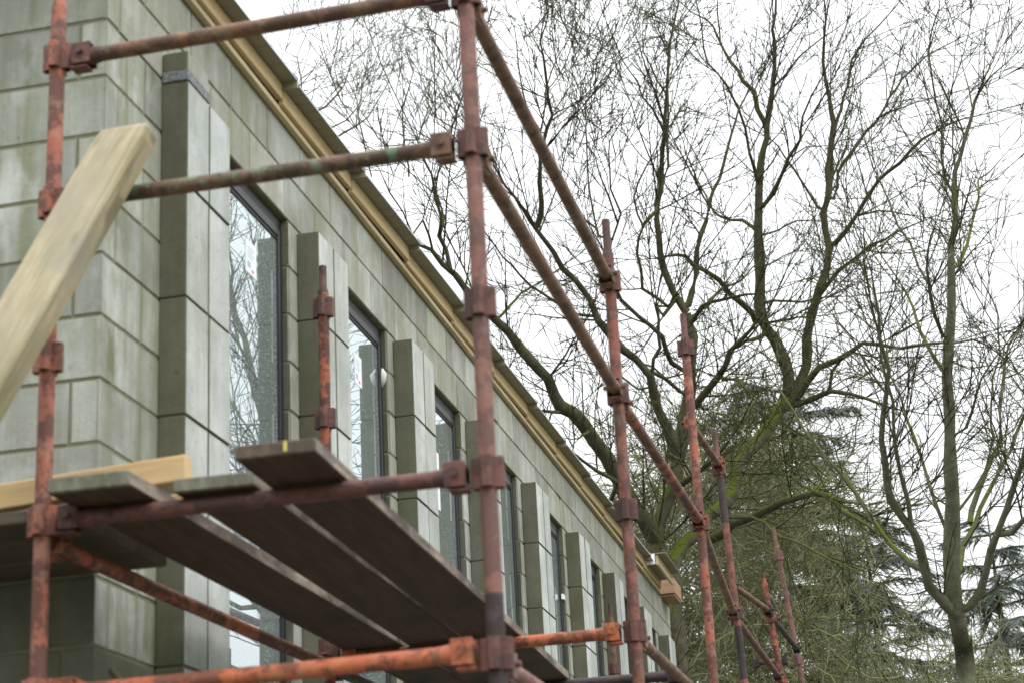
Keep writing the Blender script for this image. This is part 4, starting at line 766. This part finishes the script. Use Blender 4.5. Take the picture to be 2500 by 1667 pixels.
# leaning timber in the foreground
def leaning_plank():
    w, t, L_ = .164, .080, 4.62
    root = None
    prof = [(.006, 0), (w - .006, 0), (w, .006), (w, t - .006), (w - .006, t), (.006, t), (0, t - .006), (0, .006)]
    vs = []; m = 8; st = [0, .6, 1.4, 2.2, 2.8, 3.3, 3.8, 4.1, 4.4, L_ - .05, L_ - .012, L_]
    for i, s in enumerate(st):
        k = 1.0 if i < len(st) - 2 else (.93 if i == len(st) - 2 else .78)
        sk = 0.05 if i >= len(st) - 3 else 0
        for (px, py) in prof:
            cx = w / 2; cy = t / 2
            drop = 0.045 * max(0, 1 - px / w) ** 1.5 if i >= len(st) - 3 else 0
            vs.append((cx + (px - cx) * k + random.uniform(-.001, .001), cy + (py - cy) * k + random.uniform(-.001, .001), s - drop))
    fs = []
    for i in range(len(st) - 1):
        fs += [(i * m + k, i * m + (k + 1) % m, (i + 1) * m + (k + 1) % m, (i + 1) * m + k) for k in range(m)]
    fs += [tuple(range(m))[::-1], tuple(range((len(st) - 1) * m, len(st) * m))]
    o = link_mesh('leaning_timber', vs, fs, M['plank'], smooth=False)
    # local z runs up the timber; x across the wide face; y through its thickness
    zax = Vector((.35079, .23989, .90521)); xax = Vector((.93585, -.12454, -.32966)); yax = Vector((.03365, .96278, -.26819))
    topl = Vector((.366, -.79, 1.216))
    o.matrix_world = Matrix.Translation(topl - zax * L_) @ Matrix(((xax.x, yax.x, zax.x, 0), (xax.y, yax.y, zax.y, 0), (xax.z, yax.z, zax.z, 0), (0, 0, 0, 1)))
    tag(o, 'thick weathered pale timber leaning across the left foreground in front of the salmon pole', 'timber')
leaning_plank()

# ----------------------------------------------------------------------------- trees
def tubes_mesh(name, lines, sides, mat, parent=None, jitter=0.0, smooth=True):
    """lines: list of (n,4) arrays x,y,z,r -> one mesh of tapered tubes"""
    V = []; F = []; base = 0
    groups = {}
    for l in lines: groups.setdefault(len(l), []).append(l)
    for n, ls in groups.items():
        A = np.asarray(ls, dtype=np.float64)                 # (k,n,4)
        P = A[..., :3]; r = A[..., 3]
        T = np.empty_like(P); T[:, 1:-1] = P[:, 2:] - P[:, :-2]; T[:, 0] = P[:, 1] - P[:, 0]; T[:, -1] = P[:, -1] - P[:, -2]
        T /= np.maximum(np.linalg.norm(T, axis=-1, keepdims=True), 1e-9)
        ref = np.where(np.abs(T[..., 2:3]) > .9, np.array([1., 0, 0]), np.array([0, 0, 1.]))
        # constant reference per tube avoids twisting
        ref = np.broadcast_to(ref[:, :1], T.shape)
        ref = np.where(np.abs((ref * T).sum(-1, keepdims=True)) > .96, np.array([0.3, .9, .3]), ref)
        U = np.cross(T, ref); U /= np.maximum(np.linalg.norm(U, axis=-1, keepdims=True), 1e-9); Wv = np.cross(T, U)
        ang = 2 * np.pi * np.arange(sides) / sides
        rr = r[..., None] * np.ones(sides)
        if jitter: rr = rr * (1 + jitter * RNG.normal(size=rr.shape))
        ring = P[:, :, None, :] + rr[..., None] * (np.cos(ang)[None, None, :, None] * U[:, :, None, :] + np.sin(ang)[None, None, :, None] * Wv[:, :, None, :])
        k = len(ls)
        V.append(ring.reshape(-1, 3))
        idx = base + np.arange(k * n * sides).reshape(k, n, sides)
        a = idx[:, :-1, :]; b = np.roll(a, -1, axis=2); c = idx[:, 1:, :]; d = np.roll(c, -1, axis=2)
        F.append(np.stack([a, b, d, c], -1).reshape(-1, 4)); base += k * n * sides
    return link_mesh(name, np.concatenate(V), np.concatenate(F), mat, parent, smooth=smooth)

def smooth_line(l, step=.16, wob=.012):
    """resample a traced limb as a smooth, slightly knobbly line"""
    l = np.asarray(l, dtype=float); n = len(l)
    if n < 3: 
        pts = [l[0], l[1]]
    out = []
    for i in range(n - 1):
        p0 = l[max(i - 1, 0)]; p1 = l[i]; p2 = l[i + 1]; p3 = l[min(i + 2, n - 1)]
        m = max(1, int(np.linalg.norm(p2[:3] - p1[:3]) / step))
        for j in range(m):
            t = j / m
            q = .5 * ((2 * p1) + (-p0 + p2) * t + (2 * p0 - 5 * p1 + 4 * p2 - p3) * t * t + (-p0 + 3 * p1 - 3 * p2 + p3) * t ** 3)
            q[3] = p1[3] + (p2[3] - p1[3]) * t
            out.append(q)
    out.append(l[-1].copy())
    out = np.array(out)
    k = len(out)
    w = RNG.normal(size=(k, 3)) * np.minimum(wob, out[:, 3:4] * .5); w[0] = 0
    out[:, :3] += w; out[:, 3] *= 1 + .07 * RNG.normal(size=k)
    out[:, 3] = np.maximum(out[:, 3], .003)
    return out

def rnd_perp(t):
    while True:
        v = Vector((random.gauss(0, 1), random.gauss(0, 1), random.gauss(0, 1)))
        v = v - t * v.dot(t)
        if v.length > .1: return v.normalized()

def grow(lines, p, d, length, r0, r1, nseg, wander, up, level, P):
    """a twig and its own side twigs"""
    pts = [(p.x, p.y, p.z, r0)]; step = length / nseg; q = p.copy(); d = d.normalized()
    for i in range(nseg):
        d = (d + Vector((random.gauss(0, wander), random.gauss(0, wander), random.gauss(0, wander) + up))).normalized()
        q = q + d * step
        pts.append((q.x, q.y, q.z, r0 + (r1 - r0) * (i + 1) / nseg))
        if level < P['levels']:
            cnt = P['kids'][level] * step
            while cnt > 0:
                if random.random() < cnt:
                    e = rnd_perp(d); a = random.uniform(*P['ang'])
                    dd = d * math.cos(a) + e * math.sin(a)
                    ll = P['len'][level] * random.uniform(.35, 1.15) * (1 - .45 * i / nseg)
                    rr = max(P['rmin'], (r0 + (r1 - r0) * i / nseg) * P['rk'])
                    f = random.random()
                    grow(lines, q - d * step * f, dd, ll, rr, max(P['rmin'] * .7, rr * .45), P['seg'][level], P['wander'], P['up'], level + 1, P)
                cnt -= 1
    lines.append(np.array(pts))

def bare_tree(name, label, limbs, bark, twig, P, sides=9):
    base = limbs[0][0]
    root = empty(name, (base[0], base[1], GROUND), label, 'tree', 'bare winter trees')
    off = np.array([base[0], base[1], GROUND])
    trunk = []; tw = []
    for li, l in enumerate(limbs):
        s = smooth_line(l, wob=P['wob']); trunk.append(s)
        n = len(s); cum = np.concatenate([[0], np.cumsum(np.linalg.norm(np.diff(s[:, :3], axis=0), axis=1))]); Lt = cum[-1]
        for i in range(1, n):
            if s[i, 2] < P.get('zmin', -2): continue
            seg = cum[i] - cum[i - 1]; t = Vector(s[i, :3] - s[i - 1, :3]).normalized(); r = s[i, 3]
            f = cum[i] / Lt
            if li == 0 and f < P['bare']: continue
            dens = P['dens'] * (1.0 if r < .04 else .55) * (.5 + f)
            c = dens * seg
            while c > 0:
                if random.random() < c:
                    e = rnd_perp(t); e.z += .25; a = random.uniform(.5, 1.25)
                    d = t * math.cos(a) + e.normalized() * math.sin(a)
                    ll = P['len0'] * random.uniform(.3, 1.2) * (1 - .3 * f)
                    r0 = min(r * .55, P['r0'] * random.uniform(.7, 1.25))
                    grow(tw, Vector(s[i, :3]), d, ll, r0, P['rmin'], 7, P['wander'], P['up'], 0, P)
                c -= 1
        # the limb's own tip runs on as a twig
        t = Vector(s[-1, :3] - s[-3, :3]).normalized()
        grow(tw, Vector(s[-1, :3]), t, P['len0'] * .8, min(s[-1, 3], .008), P['rmin'], 7, P['wander'] * .7, P['up'], 0, P)
    for s in trunk: s[:, :3] -= off
    for s in tw: s[:, :3] -= off
    tubes_mesh('trunk', trunk, sides, M[bark], root, .05)
    tubes_mesh('crown', tw, 3, M[twig], root)
    print(name, 'limbs', len(trunk), 'twigs', len(tw))
    return root

PT = dict(levels=3, kids=[4.0, 3.8, 2.4], len=[1.05, .46, .14], seg=[5, 3, 2], ang=(.32, .90), rmin=.0046, rk=.74, wander=.085, up=.055, dens=2.25, len0=1.9, r0=.013, wob=.012, bare=.30)
bare_tree('bare_tree', 'old bare mossy tree rising behind the far roof end, left of the tall pole', LIMBS[1], 'bark_moss', 'twig', dict(PT, bare=.5))
bare_tree('bare_tree', 'big forked mossy tree in the middle with a long mossy bough arching right', LIMBS[2], 'bark_moss', 'twig', dict(PT, bare=.6, zmin=1.0))
bare_tree('bare_tree', 'slender young bare tree at the right edge, trunk splitting into many upright limbs', LIMBS[3], 'bark_young', 'twig', dict(PT, dens=3.2, kids=[4.2, 4.8, 3.6], len0=1.45, len=[.80, .34, .11], bare=.45, rmin=.0036, r0=.0095))
bare_tree('bare_tree', 'pale fine-twigged bare tree beyond the roof edge, upper left of the sky', LIMBS[4], 'bark_pale', 'twig_pale', dict(PT, dens=1.9, len0=1.35, bare=.8, rmin=.0042, r0=.009, zmin=5.5))

def thicket():
    """tangle of fine mossy twigs filling the space behind the scaffold"""
    lines = []
    P = dict(levels=1, kids=[4.5], len=[.45], seg=[4], ang=(.4, 1.2), rmin=.0046, rk=.75, wander=.28, up=-.02)
    n = 0
    while n < 5600:
        x = random.uniform(-1.8, 4.2); y = random.uniform(17.3, 21.5)
        top = 6.1 - .62 * abs(x - .5) ** 1.25 + random.gauss(0, .35)
        z = random.uniform(-1.2, 6.0)
        if z > top or (z > 2.2 and random.random() > 1.0 - .6 * max(0, x - .6)): continue
        d = Vector((random.gauss(0, 1), random.gauss(0, .7), random.gauss(.15, .8))).normalized()
        grow(lines, Vector((x, y, z)), d, random.uniform(.7, 1.7), random.uniform(.006, .012), .0048, 9, .20, random.choice((-.10, -.06, .02, .06)), 0, P)
        n += 1
    o = tubes_mesh('thicket', lines, 3, M['thicket'])
    print('thicket', len(lines))
    tag(o, 'tangled mass of fine mossy twigs filling the space behind the far scaffold poles', 'undergrowth', kind='stuff')
thicket()

def conifer(x, y, top, rad, zlow, label, mat, seed, dens=1.0):
    rnd = random.Random(seed)
    root = empty('conifer_tree', (x, y, GROUND), label, 'tree', 'evergreen conifers behind the bare trees')
    H_ = top - GROUND
    tl = np.array([(0, 0, H_ * i / 10, .22 * (1 - i / 10.5)) for i in range(11)])
    V = []; F = []; br = []
    z = zlow - GROUND
    while z < H_ - .15:
        f = (z) / H_; rl = rad * (1 - f) ** .48 + .15
        for k in range(int(7 * dens * (.45 if f > .86 else 1)) + 1):
            a = rnd.uniform(0, 2 * math.pi); L_ = rl * rnd.uniform(.35, 1.15); n = max(3, int(L_ / .22))
            d = Vector((math.cos(a), math.sin(a), rnd.uniform(-.05, .35))).normalized(); p = Vector((0, 0, z)); pts = [(0, 0, z, .022)]
            for i in range(n):
                d = (d + Vector((rnd.gauss(0, .06), rnd.gauss(0, .06), -.07 + rnd.gauss(0, .04)))).normalized(); p = p + d * (L_ / n)
                pts.append((p.x, p.y, p.z, .02 * (1 - i / n) + .004))
                if i < 1 and f < .8: continue
                side = d.cross(Vector((0, 0, 1))).normalized()
                for s in range(int(36 * dens)):
                    sg = rnd.choice((-1, 1)); q = p + d * rnd.uniform(-.12, .12)
                    e = (side * sg * rnd.uniform(.5, 1.1) + d * rnd.uniform(.2, 1.0) + Vector((0, 0, rnd.uniform(-.95, .10)))).normalized()
                    ll = rnd.uniform(.14, .42); wv = e.cross(Vector((rnd.gauss(0, 1), rnd.gauss(0, 1), rnd.gauss(0, 1)))).normalized() * rnd.uniform(.007, .016)
                    b = len(V)
                    V += [tuple(q - wv * .4), tuple(q + wv * .4), tuple(q + e * ll * .55 + wv), tuple(q + e * ll * .55 - wv)]
                    F.append((b, b + 1, b + 2, b + 3)); b = len(V)
                    V += [tuple(q + e * ll * .55 - wv), tuple(q + e * ll * .55 + wv), tuple(q + e * ll + wv * .2 + Vector((0, 0, -.02))), tuple(q + e * ll - wv * .2 + Vector((0, 0, -.02)))]
                    F.append((b, b + 1, b + 2, b + 3))
            if n >= 3: br.append(np.array(pts[:4]))
        z += rnd.uniform(.26, .44)
    crown = link_mesh('crown', np.array(V), np.array(F), M[mat], root)
    tubes_mesh('trunk', [tl] + br, 6, M['bark_moss'], root, .03)
    print('conifer', len(F))
conifer(.35, 27.4, 9.3, 3.7, 2.4, 'tall dark conifer half hidden behind the big forked mossy tree', 'needle', 3)
conifer(1.75, 29.3, 6.9, 3.2, .5, 'lower dark conifer behind the twig thicket, right of the tall one', 'needle_b', 5, .8)
conifer(3.9, 27.5, 6.2, 3.2, .2, 'small spreading conifer at the lower right edge, behind the young bare tree', 'needle_b', 8, .7)

# ----------------------------------------------------------------------------- ground
def ground():
    m, nt, b = new_mat('rough_grass'); g = NG(nt)
    c = g.mix(g.ramp(g.noise(.35, 8, .65), [(.4, 0.), (.6, 1.)]), (.055, .080, .026), (.11, .095, .060))
    c = g.mix(g.ramp(g.noise(6, 6, .7), [(.4, 0.), (.7, 1.)]), c, (.04, .055, .02))
    g.l(c, b.inputs['Base Color']); b.inputs['Roughness'].default_value = .95; g.bump(b, g.noise(9, 6, .7), .6, .05)
    n = 60; V = []; F = []
    for i in range(n + 1):
        for j in range(n + 1):
            u = (i / n * 2 - 1); v = (j / n * 2 - 1); x = 900 * u * abs(u) ** 2; y = 900 * v * abs(v) ** 2
            rr = math.hypot(x - 1, y - 6); h = 0 if rr < 22 else .25 * math.sin(x * .05) * math.cos(y * .043)
            V.append((x, y, GROUND + h))
    for i in range(n):
        for j in range(n): F.append((i * (n + 1) + j, (i + 1) * (n + 1) + j, (i + 1) * (n + 1) + j + 1, i * (n + 1) + j + 1))
    tag(link_mesh('ground', V, F, m), 'rough grassy ground around the building site', kind='structure')
    m2, nt, b = new_mat('site_gravel'); g = NG(nt)
    c = g.mix(g.noise(30, 6, .7), (.12, .11, .095), (.24, .225, .20)); g.l(c, b.inputs['Base Color']); b.inputs['Roughness'].default_value = .95
    g.bump(b, g.noise(45, 5, .7), .7, .02)
    mb = MB(); z = GROUND + .004
    mb.add([(-9, -3.2, z), (4.2, -3.2, z), (4.2, 14.6, z), (-9, 14.6, z)], [(0, 1, 2, 3)])
    tag(mb.build('gravel_path', [m2]), 'strip of site gravel around the building', kind='structure')
ground()

# ----------------------------------------------------------------------------- sky, sun, camera
SUN_EL, SUN_AZ = R(45), R(122)           # azimuth from +Y towards +X
w = bpy.data.worlds.new('World'); S.world = w; w.use_nodes = True; nt = w.node_tree; nt.nodes.clear(); g = NG(nt)
sky = g.n('ShaderNodeTexSky'); sky.sky_type = 'NISHITA'; sky.sun_disc = False; sky.sun_elevation = SUN_EL; sky.sun_rotation = SUN_AZ
sky.air_density = 1.0; sky.dust_density = 3.0
sep = g.n('ShaderNodeSeparateXYZ'); g.l(g.tc.outputs['Generated'], sep.inputs[0])
grad = g.ramp(sep.outputs[2], [(.0, .29), (.45, .37), (1., 1.)])
cl = g.ramp(g.noise(1.8, 6, .6, sc=(1, 1, 2.2), coord='Generated'), [(.25, .90), (.75, 1.)])
cloud = g.mix(1., g.mix(1., (.965, .985, 1.0), grad, 'MULTIPLY'), cl, 'MULTIPLY')
sc_ = g.n('ShaderNodeVectorMath'); sc_.operation = 'SCALE'; sc_.inputs['Scale'].default_value = CLOUD
g.l(cloud, sc_.inputs[0])
mx = g.mix(.93, sky.outputs[0], sc_.outputs[0])
bg = g.n('ShaderNodeBackground'); bg.inputs['Strength'].default_value = .1; g.l(mx, bg.inputs['Color'])
wo = g.n('ShaderNodeOutputWorld'); g.l(bg.outputs[0], wo.inputs[0])
ld = bpy.data.lights.new('sun', 'SUN'); ld.energy = 1.5; ld.angle = R(45); ld.color = (1.0, .985, .96)
lo = bpy.data.objects.new('sun', ld); COL.objects.link(lo)
sd = Vector((math.sin(SUN_AZ) * math.cos(SUN_EL), math.cos(SUN_AZ) * math.cos(SUN_EL), math.sin(SUN_EL)))
lo.rotation_euler = sd.to_track_quat('Z', 'Y').to_euler(); lo.location = sd * 30

cam = bpy.data.cameras.new('camera'); co = bpy.data.objects.new('camera', cam); COL.objects.link(co)
rx = Vector((0.973798, 0.221855, -0.049974)); uy = Vector((0.119169, -0.310652, 0.943024)); fz = Vector((-0.19369, 0.924271, 0.32895))
co.matrix_world = Matrix(((rx.x, uy.x, -fz.x, 2.58572), (rx.y, uy.y, -fz.y, -5.58417), (rx.z, uy.z, -fz.z, -1.36531), (0, 0, 0, 1)))
cam.sensor_width = 36; cam.lens = 36 * 4617.48 / 2500; cam.clip_start = .05; cam.clip_end = 4000
cam.dof.use_dof = True; cam.dof.focus_distance = 15.0; cam.dof.aperture_fstop = 3.8; cam.dof.aperture_blades = 7
S.camera = co
S.view_settings.view_transform = 'Standard'; S.view_settings.look = 'None'; S.view_settings.exposure = 0
S.render.resolution_x = 1024; S.render.resolution_y = 682
S.cycles.use_denoising = True; S.cycles.max_bounces = 6; S.cycles.diffuse_bounces = 3; S.cycles.glossy_bounces = 3
S.cycles.transparent_max_bounces = 8
